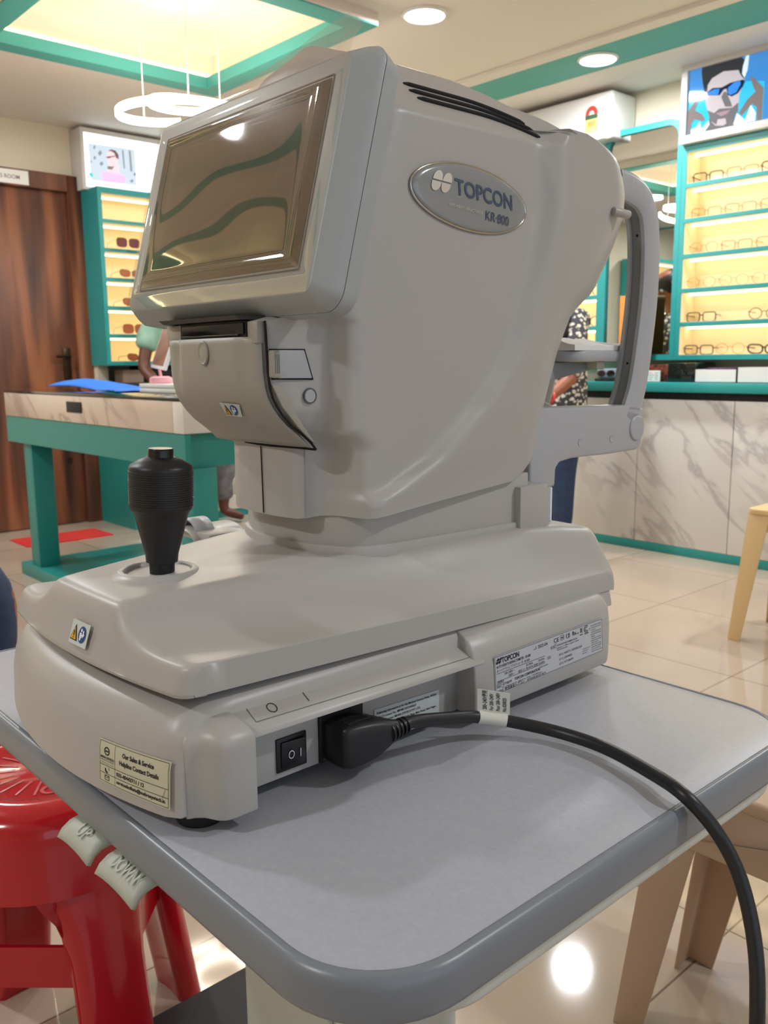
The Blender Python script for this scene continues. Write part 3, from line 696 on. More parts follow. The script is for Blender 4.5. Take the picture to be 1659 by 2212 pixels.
L.text('50%', .05, .145, .065, GLD, lay=3, bold=.02, width=.1); L.text('ON ALL FRAMES', .05, .128, .01, GLD, lay=3, width=.09)
L.disc(.11, .075, .05, .02, LGR, 3)
L.build('leaflet', t)

# ------------------------------------------------------------------ counter along the left wall
t = thing('wall_counter', 'teal sided counter with white marble front along the left wall', 'counter')
MB().box((X0+.01, 2.452, 0), (-5.06, 2.47, .88)).build('side_panel', TEALG, t)
MB().box((X0+.01, 2.452, .88), (-5.03, 4.1, .905)).build('worktop', DARKREC, t)
MB().box((X0+.01, 2.47, 0), (-5.05, 4.1, .05)).build('kickboard', TEALG, t)
for a, b in ((2.474, 3.0), (3.004, 3.55), (3.554, 4.1)): MB().box((X0+.01, a, .052), (-5.04, b, .878)).build('drawer_front', MARBLE_S, t, bevel=.002)
MB().box((-5.0405, 3.11, .36), (-5.037, 3.2, .43)).build('handle_slot', DARKREC, t)
struct(MB().box((X0, 2.46, .905), (-5.48, 2.53, 1.015)).build('trim_9', WALLM))
tag(MB().box((-5.45, 2.56, .906), (-5.33, 2.70, .985)).build('storage_box', TANBOX), 'small brown box on the dark counter below the sunglasses display', 'box')
tag(MB().box((-5.56, 2.72, .906), (-5.36, 3.4, 1.01)).build('storage_box', DARKREC, bevel=.004), 'long black block standing for the shadow below the sunglasses display', 'box')  # black block stands for the shadow strip under the display

# ------------------------------------------------------------------ teal glass topped desk
t = thing('display_desk', 'teal display desk with marble drawer fascia and dark glass top', 'desk')
DX0, DX1, DY0, DY1 = -4.41, -2.69, 1.50, 2.28
MB().box((DX0, DY0, .895), (DX1, DY1, .905)).build('glass_top', GLASSTOP, t, bevel=.002)
dr = MB().box((DX0, DY0, .783), (DX1-.075, DY0+.02, .893)).build('drawer', MARBLE2, t, bevel=.002)
MB().box((-3.665, DY0-.004, .825), (-3.515, DY0+.002, .87)).build('handle', DARKREC, dr, bevel=.002)
MB().box((DX1-.073, DY0, .783), (DX1, DY0+.02, .893)).box((DX1-.02, DY0+.02, .783), (DX1, DY1, .893)).box((DX0, DY1-.02, .783), (DX1-.02, DY1, .893)).box((DX0, DY0+.02, .783), (DX0+.02, DY1-.02, .893)).build('side_fascia', MARBLE_S, t, bevel=.002)
MB().box((DX0+.02, DY0+.02, .80), (DX1-.02, DY1-.02, .81)).build('showcase_floor', DARKREC, t)
MB().box((DX0, DY0+.002, .66), (DX1, DY0+.025, .781)).box((DX0, DY1-.025, .66), (DX1, DY1, .781)).box((DX0, DY0+.025, .66), (DX0+.025, DY1-.025, .781)).box((DX1-.06, DY0+.025, .66), (DX1-.035, DY1-.025, .781)).build('apron', TEALG, t)
for a, b in ((DX0+.12, DY0+.03), (DX1-.11, DY0+.03), (DX0+.12, DY1-.13), (DX1-.11, DY1-.13)):
    MB().box((a, b, .06), (a+.10, b+.10, .66)).build('leg', TEALG, t, bevel=.003)
MB().box((DX0+.02, DY0+.01, 0), (DX1, DY1, .06)).build('base_board', TEALG, t, bevel=.003)
cs = tag(MB().box((-3.42, 1.71, .906), (-3.10, 1.95, .924)).box((-3.42, 1.71, .925), (-3.10, 1.95, .942)).build('flat_case', WHITEG, bevel=.003), 'flat white case at the desk edge under the table mirror', 'case')
rows = []
for j in range(9):
    row = []
    for i in range(17):
        u, v = i/16, j/8; x = -4.62+.68*u + .0*v; y = 1.60+.30*v + .10*math.sin(u*3)
        row.append((x+.5, y, .912+.045*max(0, math.sin(u*5+1)*math.sin(v*3+.4))+.006*noise.noise(Vector((u*5, v*5, 1)))))
    rows.append(row)
cl = MB().grid(rows).build('folded_cloth', BLUECL, smooth=80); m_ = cl.modifiers.new('thick', 'SOLIDIFY'); m_.thickness = .003
tag(cl, 'crumpled bright blue cloth lying on the desk glass', 'cloth')
t = thing('table_mirror', 'tilted white framed table mirror on a pink stand', 'table mirror')
MB().lathe([(.001, 0), (.045, 0), (.048, .006), (.046, .022), (.03, .028), (0, .028)], (-3.35, 1.775, .943), sx=1.0).build('pink_base', PINK, t)
MB().tube([(-3.35, 1.775, .97), (-3.355, 1.772, 1.0)], .006, seg=8).build('stem', PINK, t)
Mm = Matrix.Translation((-3.36, 1.77, 1.0)) @ Matrix.Rotation(R(-8), 4, 'Z') @ Matrix.Rotation(R(-20), 4, 'X') @ Matrix.Rotation(R(4), 4, 'Y')
fr = MB().box((-.085, -.007, 0), (.085, .007, .24)).build('mirror_frame', WHITEG, t, bevel=.004); fr.matrix_world = Mm
gl = MB().box((-.072, -.0085, .014), (.066, -.0065, .226)).build('mirror_pane', MIRROR, fr)
tag(MB().box((-5.28, 1.76, 0), (-5.0, 2.28, .006)).build('floor_mat', REDMAT), 'red rubber mat on the floor in front of the wooden door', 'mat').matrix_world = Matrix.Translation((0, 0, 0))

# ================================================================== INSTRUMENT TABLE
XM = -0.686
tb = thing('instrument_table', 'pale grey rounded table with darker rim carrying the eye instrument', 'table')
TX0, TX1, TY0, TY1, TZ = -1.045, -0.303, 0.254, 0.800, 0.690
def ring(ins, z, r): return [(a, b, z) for a, b in rrect(TX0+ins, TY0+ins, TX1-ins, TY1-ins, max(r-ins, .01), 12)]
mb = MB(); rr_ = 0.075
mb.grid([ring(.009, .6893, rr_), ring(.0085, .6899, rr_), ring(.0065, .6908, rr_), ring(.003, .6895, rr_), ring(.0008, .686, rr_), ring(0, .682, rr_), ring(0, .666, rr_), ring(.001, .662, rr_), ring(.004, .659, rr_), ring(.02, .658, rr_)], closed=True, cap1=True)
mb.build('edge_trim', TRIMM, tb, smooth=60, fix=False)
MB().grid([ring(.009, .675, rr_), ring(.009, .6898, rr_), ring(.0095, .690, rr_)], closed=True, cap0=True, cap1=True).build('table_top', TOPM, tb)
MB().grid([[(a, b, z) for a, b in rrect(TX0+.06+q, TY0+.05+q, TX1-.008-q, TY1-.03-q, .05, 8)] for q, z in ((0, .6588), (.002, .642), (.03, .632))], closed=True, cap1=True, cap0=True).build('under_tray', TRAYM, tb, bevel=.003)
MB().prism(rrect(-.78, .478, -.60, .65, .02), .10, .637).build('column', TRAYM, tb)
MB().prism(rrect(-.765, .470, -.615, .4775, .003), .12, .60).build('column_cover', PADDLE, tb)
MB().prism(rrect(-1.06, .30, -.34, .78, .03), .045, .10).build('base_plate', mat('base_black', (20, 20, 24), .6), tb, bevel=.004)
for a, b in ((-1.0, .35), (-.40, .35), (-1.0, .73), (-.40, .73)):
    MB().lathe([(.022, 0), (.024, .02), (.02, .046), (0, .046)], (a, b, 0)).build('foot', RUBBER, tb)
for x0, x1, word in ((-.674, -.617, 'UP'), (-.603, -.542, 'DOWN')):
    rows = []; prof = [(.30, .652), (.270, .6560), (.262, .6562), (.254, .6545), (.247, .650), (.2425, .6435)]
    rows = [[(x0+(x1-x0)*k/8, y, z - .003*abs(k/4-1)**2) for k in range(9)] for y, z in prof]
    o = MB().grid(rows).build('height_paddle', PADDLE, tb, smooth=70); m_ = o.modifiers.new('thick', 'SOLIDIFY'); m_.thickness = .004; m_.offset = -1
    def ps(u, v, h, x0=x0, x1=x1): 
        yy = .2445 + .020*v; return Vector((x0 + (x1-x0)*u, yy, interp([(.2425, .6435), (.247, .650), (.254, .6545), (.262, .6562), (.3, .656)], yy) + .0008 + h))
    L = Label(.066, .022, ps, None, lift=.0006); L.text(word, .014 if word == 'DOWN' else .026, .004, .015, PADDLE, bold=.02, width=.04 if word == 'DOWN' else .02)
    L.build('embossed_word', o)

# ================================================================== THE EYE INSTRUMENT
inst = thing('autorefractometer', 'large grey desktop eye-testing instrument with tilted film-covered screen', 'eye instrument')
# ---- base
XB = -0.679; HB_ = 0.172; ZB = 0.7025
def base_front(u, z=0): return .246 + .030*(u/HB_)**2 + (0.012*ss(.765, .79, z))
def basepoly(hw_r, hw_l, yr, inset=0, zz=0.70, x_r=None):
    out = []
    for k in range(25):
        u = -hw_l + (hw_l+hw_r)*k/24
        out.append((XB+u, base_front(u, zz)+inset))
    return out
mb = MB(); rows = []
def base_ring(z, top=0.0, ins=0.0):
    """closed plan outline of the main base at height z"""
    hl = .172-ins; hr = .156-ins; yr = .792-ins; r = .008
    pts = []
    for k in range(31):
        u = -hl + (hl+hr)*k/30; e = min(u+hl, hr-u)
        pts.append((XB+u, base_front(u)+ins+top*.02+(.004*(1-min(1, e/.006))**2), z))
    yn = max(.325, pts[-1][1]+.004)
    nd = .03 if z < .7565 else 0
    pts += [(XB+hr, yn, z), (XB+hr-nd, yn+.004, z)] + [(XB+hr-nd, .38+(.80-.38)*k/8, z) for k in range(1, 9)]
    pts += [(XB+hr-(hr+hl)*k/10, yr, z) for k in range(1, 11)]
    pts += [(XB-hl, yr-(yr-.30)*k/8, z) for k in range(1, 8)]
    return pts
mb.grid([base_ring(ZB, 0, .004), base_ring(ZB+.003, 0, .0), base_ring(.74, .1), base_ring(.756, .25, .0005), base_ring(.7572, .27, .0006), base_ring(.762, .35, .001), base_ring(.774, .6, .004), base_ring(.781, 1.0, .010), base_ring(.784, 1.6, .02), base_ring(.784, 1.8, .05)], closed=True, cap0=True, cap1=True)
base = mb.build('base_housing', P_SHELL, inst, smooth=50)
# right side: front corner pillar, recess with sockets, rear block
XS = -0.507
mb = MB()
fp = [(-.545, .290), (-.527, .280), (-.5226, .2790), (-.5205, .2845), (-.5160, .2895), (-.5110, .2920), (-.5055, .2950), (-.5015, .2995), (-.5005, .306), (-.5005, .325), (-.535, .325), (-.545, .32)]
rows = [[(a, b, z - dz) for a, b in fp] for z, dz in ((.7025, 0), (.735, 0), (.752, 0), (.757, 0))]
def lrp(k, z): return [(a+(-.543-a)*k, b+(.312-b)*k, z) for a, b in fp]
rows += [lrp(.05, .7615), lrp(.16, .7660), lrp(.40, .7705), lrp(.75, .7725)]
mb.grid(rows, closed=True, cap0=True, cap1=True)
mb.build('corner_pillar', P_SHELL, inst, smooth=50, bevel=.0015)
# ledge over the recess: sloping shelf
MB().hexa([(-.57, .288, .74), (-.5235, .288, .74), (-.5045, .326, .74), (-.57, .326, .74), (-.57, .292, .7845), (-.5270, .292, .7650), (-.5075, .326, .7585), (-.57, .326, .7880)]).build('corner_fillet', P_SHELL, inst, bevel=.002)
mb = MB()
mb.hexa([(-.56, .318, .7545), (-.5055, .318, .7545), (-.5055, .576, .7505), (-.56, .576, .7505), (-.56, .318, .788), (-.5085, .318, .7595), (-.5085, .576, .7555), (-.56, .576, .786)])
mb.build('sloping_ledge', P_SHELL, inst, bevel=.002)
mb = MB()
prof = [(.7025, -.507), (.72, -.506), (.745, -.5065), (.762, -.509), (.772, -.516), (.780, -.53), (.783, -.56)]
rows = [[(x, .562 + .0*i, z), (x, .60, z), (x, .68, z), (x, .75, z), (x-.001, .770, z), (x-.006, .780, z), (x-.016, .787, z), (-.60, .789, z), (-.60, .562, z)] for i, (z, x) in enumerate(prof)]
mb.grid(rows, closed=True, cap0=True, cap1=True)
mb.build('rear_side_block', P_SHELL, inst, smooth=50, bevel=.002)
MB().box((-.60, .320, ZB), (-.5295, .576, .7565)).build('socket_panel', P_SHELL, inst, bevel=.001)
def side_surf(y0, y1, z0, z1, x, lean=0): return quad_surf((x, y0, z1), (x, y1, z1), (x, y1, z0), (x, y0, z0))
sw = MB().box((-.5297, .3605, .7080), (-.5275, .3890, .7355)).build('power_switch', BLACK_P, inst, bevel=.0008)
MB().hexa([(-.528, .3640, .7110), (-.5265, .3640, .7110), (-.5240, .3855, .7110), (-.528, .3855, .7110), (-.528, .3640, .7325), (-.5258, .3640, .7325), (-.5232, .3855, .7325), (-.528, .3855, .7325)]).build('rocker', BLACK_G, sw, bevel=.0006)
L = Label(.024, .025, quad_surf((-.5255, .3640, .7325), (-.5229, .3855, .7325), (-.5237, .3855, .7110), (-.5262, .3640, .7110)), None, lift=.0003)
L.disc(.009, .0125, .0028, .004, WHT, 2, ri=.8); L.line(.018, .0085, .018, .0165, .0006, WHT, 2); L.build('rocker_marks', sw)
inl = MB().box((-.5297, .4015, .7030), (-.5265, .4470, .7475)).build('power_inlet', SLOT, inst, bevel=.001)
MB().box((-.5266, .4035, .7050), (-.526, .4450, .7455)).build('inlet_face', BLACK_P, inl)
# sloping ledge marks
def led(u, v, h): return Vector((-.56+.0515*(1-v)*1.0, .333+.243*u, .788-.0285*(1-v) - .004*u + h))
L = Label(.243, .058, led, None, lift=.0002)
L.disc(.020, .014, .0042, .0046, INK, 1, ri=.84); L.line(.052, .010, .052, .019, .0006, INK, 1)
L.line(.0, .054, .001, .006, .0005, INKG, 1); L.line(.001, .006, .235, .004, .0005, INKG, 1)
L.build('switch_legend', inst)
# labels
L = Label(.0810, .031, quad_surf((-.5290, .4610, .7312), (-.5290, .5390, .7290), (-.5290, .5390, .7010), (-.5290, .4610, .7010)), LABEL_B)
for k, s_ in enumerate(['Following information is for the Medical Devices Rules, INDIA', 'CDSCO Licence No.: IMP/MD/2023/000627', 'Name of Importer: MEHRA EYETECH PVT. LTD.', 'Address of Importer: No. 22, Anba Plaza, Main Road, Sakti Nagar,', 'Bengaluru 600013 INDIA', 'Manufacturer: TOPCON YAMAGATA Co., Ltd.', '547 Oaza Urushiyama']):
    L.text(s_, .003, .0262-.0040*k, .0030, INK, bold=.015, width=min(.074, .0013*len(s_)))
L.build('importer_label', inst)
TOPW, TOPH = .180, .0405
L = Label(TOPW, TOPH, quad_surf((-.5062, .587, .7535), (-.5062, .757, .7555), (-.5055, .760, .7195), (-.5055, .589, .7165)), LABEL_W)
L.box(.001, .001, TOPW-.001, TOPH-.001, .0004, INK)
def logo(L, x, y, s_, m, lay=1):
    for dx, dy, up in ((0, .5, 1), (.62, .5, 1), (0, .5, -1), (.62, .5, -1)):
        pts = []
        for k in range(13):
            a = PI*k/12; px = .30*math.cos(a)*1.0; py = up*(.04+.46*math.sin(a)**.8)
            pts.append((x+(dx+.3+px+py*.42)*s_, y+(dy+py)*s_))
        L.poly(pts, m, lay)
logo(L, .003, .0315, .0062, INK); L.text('TOPCON', .011, .0318, .0078, INK, bold=.03, width=.0265)
L.text('2025-04', .067, .0325, .0052, INK, width=.0155); L.line(.060, .033, .064, .033, .0005, INK); L.line(.064, .033, .064, .036, .0005, INK)
L.text('AUTO KERATO-REFRACTOMETER   KR-800', .003, .0272, .0040, INK, bold=.012, width=.052); L.text('オートケラトレフラクトメータ  KR-800', .003, .0228, .0038, INK, width=.050)
L.line(.003, .0215, .078, .0215, .0004, INK); L.line(.003, .0135, .078, .0135, .0004, INK)
L.text('100-240V ~', .014, .0178, .0036, INK, width=.015); L.text('100V ~', .020, .0143, .0036, INK, width=.009); L.text('30-70VA', .047, .0178, .0034, INK, width=.011); L.text('30-45VA', .047, .0143, .0034, INK, width=.011)
L.text('50-60Hz', .067, .0178, .0034, INK, width=.010); L.text('50-60Hz', .067, .0143, .0034, INK, width=.010); L.text('電源入力', .035, .0143, .0032, INK, width=.010); L.text('周波数', .059, .0143, .0032, INK, width=.007)
L.text('定格電圧', .003, .0108, .0030, INK, width=.010); L.box(.003, .0068, .0085, .0100, .0004, INK); L.text('SN', .0038, .0072, .0028, INK); L.text('4710699', .0105, .0072, .0040, INK, width=.014)
L.text('TOPCON CORPORATION', .0085, .0055-.0008, .0040, INK, bold=.02, width=.043) if False else L.text('TOPCON CORPORATION', .012, .0098, .0038, INK, bold=.02, width=.040) if False else None
L.text('TOPCON CORPORATION', .029, .0078, .0040, INK, bold=.02, width=.040)
L.text('75-1, Hasunuma-cho, Itabashi-ku, Tokyo, 174-8580 Japan', .010, .0046, .0024, INK, width=.062); L.text('MADE IN JAPAN', .068, .0100, .0022, INK, width=.014)
L.text('製造販売', .003, .0016, .0028, INK, width=.009); L.text('株式会社トプコン', .014, .0016, .0034, INK, bold=.02, width=.030); L.text('東京都板橋区蓮沼町75番1号', .048, .0016, .0026, INK, width=.030)
L.text('CE', .093, .0320, .0065, INK, bold=.01, width=.0085); L.text('0123', .094, .0295, .0020, INK)
L.box(.105, .0322, .1105, .0372, .0004, INK); L.text('MD', .1060, .0338, .0026, INK, bold=.02); L.poly([(.1145, .0322), (.1175, .0314), (.1205, .0322), (.1205, .0372), (.1175, .0362), (.1145, .0372)], INK); L.poly([(.1149, .0326), (.1173, .0319), (.1173, .0359), (.1149, .0367)], LABEL_W, 2)
L.text('i', .1183, .0330, .0040, LABEL_W, bold=.03, lay=2); L.text('Rx', .1250, .0325, .0065, INK, bold=.02, width=.0065); L.text('only', .1318, .0325, .0028, INK)
L.line(.139, .0315, .1430, .0378, .0005, INK); L.line(.143, .0315, .139, .0378, .0005, INK); L.box(.1395, .0330, .1425, .0370, .0004, INK); L.rect(.1385, .0293, .1435, .0302, INK)
L.disc(.150, .0345, .0042, .0042, INK, ri=.8, a0=40, a1=320); L.disc(.150, .0345, .0024, .0024, INK, ri=.7, a0=40, a1=320); L.text('US', .1545, .0322, .0022, INK); L.text('4002090', .1462, .0285, .0022, INK, bold=.02)
L.box(.088, .0262, .0965, .0288, .0003, INK); L.text('EC REP', .0888, .0268, .0020, INK, bold=.01); L.text('TOPCON EUROPE MEDICAL B.V.', .098, .0268, .0026, INK, bold=.01, width=.036); L.text('Essebaan 11, 2908 LJ Capelle a/d IJssel', .098, .0240, .0024, INK, width=.038); L.text('THE NETHERLANDS', .098, .0215, .0022, INK, width=.018)
L.box(.082, .0165, .087, .0190, .0003, INK); L.text('UDI', .0826, .0170, .0020, INK)
L.text('(01) 04571130283350', .101, .0150, .0036, INK, width=.040); L.text('(11) 250400', .101, .0098, .0036, INK, width=.022); L.text('(21) 4710699', .101, .0046, .0036, INK, width=.024)
L.text('COMPLIES WITH', .142, .0110, .0018, INK); L.text('21 CFR 1040.10', .141, .0085, .0018, INK); L.text('AND 1040.11', .141, .0060, .0018, INK)
random.seed(3)
for k in range(13):
    L.text(random.choice(['THIS PRODUCT CONFORMS', 'MEDICAL ELECTRICAL EQUIPMENT', 'WITH RESPECT TO ELECTRIC SHOCK', 'FIRE AND MECHANICAL HAZARDS', 'ONLY IN ACCORDANCE WITH']), .158, .0352-.0026*k, .0019, INK, width=random.uniform(.007, .019) if k % 3 == 2 else .019)
L.build('rating_label', inst)
def bsurf(x0, x1, zl0, zl1, zr0, zr1):
    def f(u, v, h):
        x = x0+(x1-x0)*u; uu = x-XB; z = (zl0*(1-u)+zr0*u)*(1-v)+(zl1*(1-u)+zr1*u)*v
        e = min(uu+.172, .156-uu)
        r_ = .006; k_ = .004
        tp = interp([(.7055, 0), (.74, .1), (.762, .35)], z)
        return Vector((x, base_front(uu)+tp*.02+(k_*(1-min(1, e/r_))**2) - .0006 - h, z))
    return f
L = Label(.076, .0345, bsurf(-.603, -.5275, .7135, .7462, .7120, .7470), LABEL_Y)
L.box(.0012, .0012, .0748, .0333, .00035, INK); 
L.line(.0195, .0012, .0195, .0333, .00028, INK); L.line(.0012, .0145, .0748, .0145, .0004, INK); L.line(.0012, .0080, .0748, .0080, .0004, INK)
L.disc(.0100, .0262, .0032, .0034, INK, ri=.72); L.rect(.0082, .0256, .0118, .0268, INK)
L.text('MEHRA EYETECH', .0022, .0198, .0026, INK, bold=.03, width=.0162); L.text('PRIVATE LIMITED', .0022, .0178, .0019, INKG, width=.0162); L.text('a TOPCON group company', .0022, .0158, .0016, INKG, width=.0162)
L.text('Our Sales & Service', .0280, .0260, .0050, INK, bold=.03, width=.0330); L.text('Helpline Contact Details', .0245, .0195, .0050, INK, bold=.03, width=.0410)
L.text('033-40443711 / 12', .0212, .0098, .0042, INK, bold=.03, width=.0300); L.text('serviceskolkata@mehraeyetech.in', .0212, .0038, .0038, INK, bold=.03, width=.0505)
L.disc(.0100, .0112, .0026, .0026, INK, ri=.45, a0=150, a1=290); L.disc(.0108, .0120, .0020, .0020, INKG, ri=.75, a0=-30, a1=60)
L.box(.0074, .0030, .0124, .0066, .0005, INK); L.line(.0074, .0066, .0099, .0046, .0004, INK); L.line(.0124, .0066, .0099, .0046, .0004, INK)
L.line(.0722, .0138, .0690, .0066, .00035, INKG, 2)
L.build('service_sticker', inst)
# front right foot and others
for a, b in ((-.541, .3005), (-.80, .318), (-.560, .745), (-.80, .745)):
    MB().lathe([(.017, 0), (.0185, .003), (.0185, .013), (0, .013)], (a, b, TZ+.0002)).build('foot', RUBBER, inst)
# dark slot at the left of the base top
MB().box((-.80, .290, .7835), (-.60, .34, .7870)).build('slide_slot', SLOT, inst)

# ---- moving stage cover
CF = 0.160
def fascia_bot(y): return .7885 - .016*(y-.29)/.52
def fascia_top(y): return fascia_bot(y)+.0235-.004*(y-.29)/.52
def plate_c(y): return interp([(.26, .837), (.30, .8405), (.40, .8455), (.50, .850), (.60, .852), (.70, .851), (.76, .846), (.80, .840)], y)
def plate_w(y): return interp([(.26, .060), (.30, .063), (.46, .088), (.60, .108), (.70, .120), (.80, .128)], y)
def ctop(u, y):
    a = abs(u); wp = plate_w(y); zt = plate_c(y); zf = fascia_top(y)
    if a <= wp: z = zt - .0012*(a/wp)**2
    else:
        t = min(1, (a-wp)/(CF-wp)); e = interp([(.26, 4.6), (.33, 3.6), (.45, 2.1), (.60, 1.5), (.75, 1.15)], y)
        z = zf + (zt-.0012-zf)*((1-t)**e)
    # rounded shoulder at plateau edge
    return z
def csmooth(u, y):
    w_ = 0; s_ = 0
    for d in (-.006, -.003, 0, .003, .006): s_ += ctop(u+d, y); w_ += 1
    return s_/w_
def cfront(u): 
    a = abs(u); r = .010; f = .2655 + .016*(u/CF)**2
    if a > CF-r: f += r - math.sqrt(max(0, r*r-(a-(CF-r))**2))
    return f
def crear(u):
    a = abs(u); r = .012; f = .816
    if a > CF-r: f -= r - math.sqrt(max(0, r*r-(a-(CF-r))**2))
    return f
us = []; half = [CF*k/34 for k in range(35)] + [CF-.0008, ]
half = sorted(set([round(h, 6) for h in half if h < CF-.004] + [CF-.003, CF-.0015, CF-.0005, CF]))
us = [-h for h in half[::-1][:-1]] + half
ys = [0, .004, .010, .018, .03] + [.03+.94*k/44 for k in range(1, 44)] + [.975, .985, .993, 1.0]
rows = []
def dropu(u): e = CF-abs(u); return 0 if e > .0031 else (.0031-e)**2*60
def front_slant(dz): return .30*dz   # the front face leans back
grid = []
for u in us:
    yf, yr = cfront(u), crear(u); col_ = []
    ztf = csmooth(u, yf+.03); zb = fascia_bot(yf)
    H = ztf-zb
    col_.append((u, yf+.010, zb-.0005)); col_.append((u, yf+.001, zb+.0005)); col_.append((u, yf, zb+.003))
    for k in range(1, 8):
        q = k/8; col_.append((u, yf + .30*H*q**1.1, zb + (H-.004)*q + .0))
    y0 = yf + .30*H
    for dy, dz in ((.0005, .0045), (.002, .0024), (.005, .0008), (.010, 0)): col_.append((u, y0+dy, min(csmooth(u, y0+dy), ztf+1)-dz - dropu(u)))
    y1 = y0+.010
    for k in range(1, 47):
        y = y1 + (yr-.012-y1)*k/46; col_.append((u, y, csmooth(u, y)-dropu(u)))
    zt = csmooth(u, yr-.012); zb2 = fascia_bot(yr)
    for dy, dz in ((.006, .003), (.010, .008), (.012, .016)): col_.append((u, yr-.012+dy, max(zb2+.002, zt-dz)-dropu(u)))
    col_.append((u, yr, zb2))
    grid.append([(XM+a, b, c) for a, b, c in col_])
mb = MB(); mb.grid(grid)
# side skirts
for sgn, g in ((1, grid[-1]), (-1, grid[0])):
    low = [(p[0]+sgn*.0008, p[1], fascia_bot(p[1])+.001) for p in g]; low2 = [(p[0]-sgn*.004, p[1], fascia_bot(p[1])-.0005) for p in g]
    top = [(p[0], p[1], p[2]) for p in g]
    mb.grid([top, low, low2])
stage = mb.build('stage_cover', P_SHELL, inst, smooth=55)
L = Label(.0300, .0185, quad_surf((-.6790, .2715, .8185), (-.6490, .2725, .8185), (-.6500, .2668, .8000), (-.6800, .2660, .8000)), LABEL_B, lift=.0003)
warning_sign(L, .0015, .003, .0125); L.build('warning_sticker', stage)
# joystick collar and joystick
jc = Vector((-.6835, .349, .8425))
MB().lathe([(.041, -.004), (.037, .0005), (.0335, .0035), (.0305, .0042), (.0285, .0030), (.0275, -.003), (.0, -.003)], jc, sx=1).build('joystick_collar', P_SHELL, inst, smooth=60)
MB().lathe([(.0272, -.0028), (.0, -.0026)], jc).build('joystick_boot', SLOT, inst)
ax = Vector((.034*.668+.01, .034*.744, 1)).normalized(); JK = .94
jb = jc + Vector((.003, .003, -.002))
js = MB().lathe([(.0105, 0), (.0108, .012), (.0135, .013), (.0140, .020), (.0205, .047), (.0210, .050), (.0230, .058), (.0262, .0625)], jb, ax, 48, hk=JK).build('joystick_shaft', BLACK_P, inst, smooth=50)
mb = MB(); prof = [(.0262, .0625), (.0268, .0645)]
for k in range(16): z = .0655+.0020*k; prof += [(.0270, z), (.0270, z+.0013), (.0266, z+.0015), (.0266, z+.0019)]
mb.lathe(prof + [(.0268, .0990), (.0255, .1020), (.0180, .1065), (.0125, .1090), (.0112, .1092), (0, .1092)], jb, ax, 72, hk=JK)
MB_k = mb.build('joystick_knob', BLACK_P, js, smooth=40)
MB().lathe([(.0108, .107), (.0108, .1150), (.0100, .1168), (.0, .1170)], jb, ax, 40, hk=JK).build('measure_button', BLACK_G, js)
# stage lock lever at left
lv = MB()
def arc3(cx_, r0, r1, a0, a1, y0, y1, n=14):
    pass
lx, ly, lz = -.822, .460, .842
mb = MB(); rows = []
for k in range(15):
    a = R(8+150*k/14); x = .021*math.cos(a); z = .017*math.sin(a)
    rows.append([(lx+x, ly-.004, lz+z), (lx+x, ly+.018, lz+z)])
o = MB().grid(rows).build('lock_lever', P_ARM, inst, smooth=70); m_ = o.modifiers.new('t', 'SOLIDIFY'); m_.thickness = .0022
rows = [[(lx+.030*math.cos(a), ly+y, lz-.004+.012*math.sin(a)) for y in (-.012, -.006, .012, .05)] for a in [R(180*k/14) for k in range(15)]]
o = MB().grid(rows).build('lever_guard', P_SHELL, inst, smooth=70); m_ = o.modifiers.new('t', 'SOLIDIFY'); m_.thickness = .002
MB().box((-.835, .455, .838), (-.775, .50, .8475)).build('lever_well', P_SHELL, inst, bevel=.003)

# ---- head: neck
np_ = []
for k in range(17):
    u = -.084+.168*k/16; np_.append((XM+u, .478+.022*(abs(u)/.084)**2.2))
np_ += [(XM+.093, .512), (XM+.098, .53), (XM+.108, .70), (XM+.108, .722), (XM-.108, .722), (XM-.108, .70), (XM-.098, .53), (XM-.093, .512)]
mb = MB(); mb.prism(np_, .838, .905)
def scalep(p, k, dy=0): return [((a-XM)*k+XM, (b-.6)*k+.6+dy) for a, b in p]
mb.prism(scalep(np_, 1.035), .838, .8555)
mb.build('swivel_neck', P_SHELL, inst, bevel=.0015)
MB().box((XM-.116, .700, .845), (XM+.116, .745, .892)).build('neck_guard', P_SHELL, inst, bevel=.0015)
# ---- head body
S_R = [(.885, .47), (.891, .491), (.906, .535), (.932, .583), (.976, .640), (1.01, .673), (1.04, .696), (1.08, .712), (1.127, .730), (1.174, .745), (1.24, .745)]
def Wside(y, z):
    w_ = .106 + .005*math.sin(PI*max(0, min(1, (z-.88)/.36)))*ss(.50, .60, y)
    d = y - interp(S_R, z)
    sw_ = interp([(.88, .026), (.95, .022), (1.05, .022), (1.3, .020)], z)
    st = ss(-sw_, sw_*.55, d)
    w_ += (.0105 + .006*ss(1.05, 1.18, z))*st - .003*ss(0, .12, d)
    shoulder = interp([(1.222, .150), (1.230, .110), (1.236, .103), (1.25, .090), (1.27, .070), (1.285, .054), (1.296, .038), (1.303, .018)], z)
    if z > 1.222: w_ = min(w_, shoulder + .05*ss(.735, .775, y)*(1 if z < 1.2476 else .25))
    return w_
YC = [(.880, .690), (.888, .705), (.90, .712), (.97, .715), (1.028, .724), (1.081, .748), (1.118, .780), (1.154, .811), (1.18, .843), (1.20, .850), (1.215, .846), (1.232, .838), (1.240, .822), (1.246, .800), (1.2475, .785), (1.255, .772), (1.268, .755), (1.28, .722), (1.29, .69), (1.297, .66), (1.303, .62)]
YR = [(.880, .700), (.888, .722), (.90, .74), (.97, .766), (1.03, .788), (1.07, .811), (1.095, .849), (1.143, .882), (1.175, .90), (1.20, .90), (1.226, .888), (1.238, .865), (1.245, .835), (1.2475, .80), (1.255, .782), (1.268, .765), (1.28, .73), (1.29, .70), (1.297, .67), (1.303, .63)]
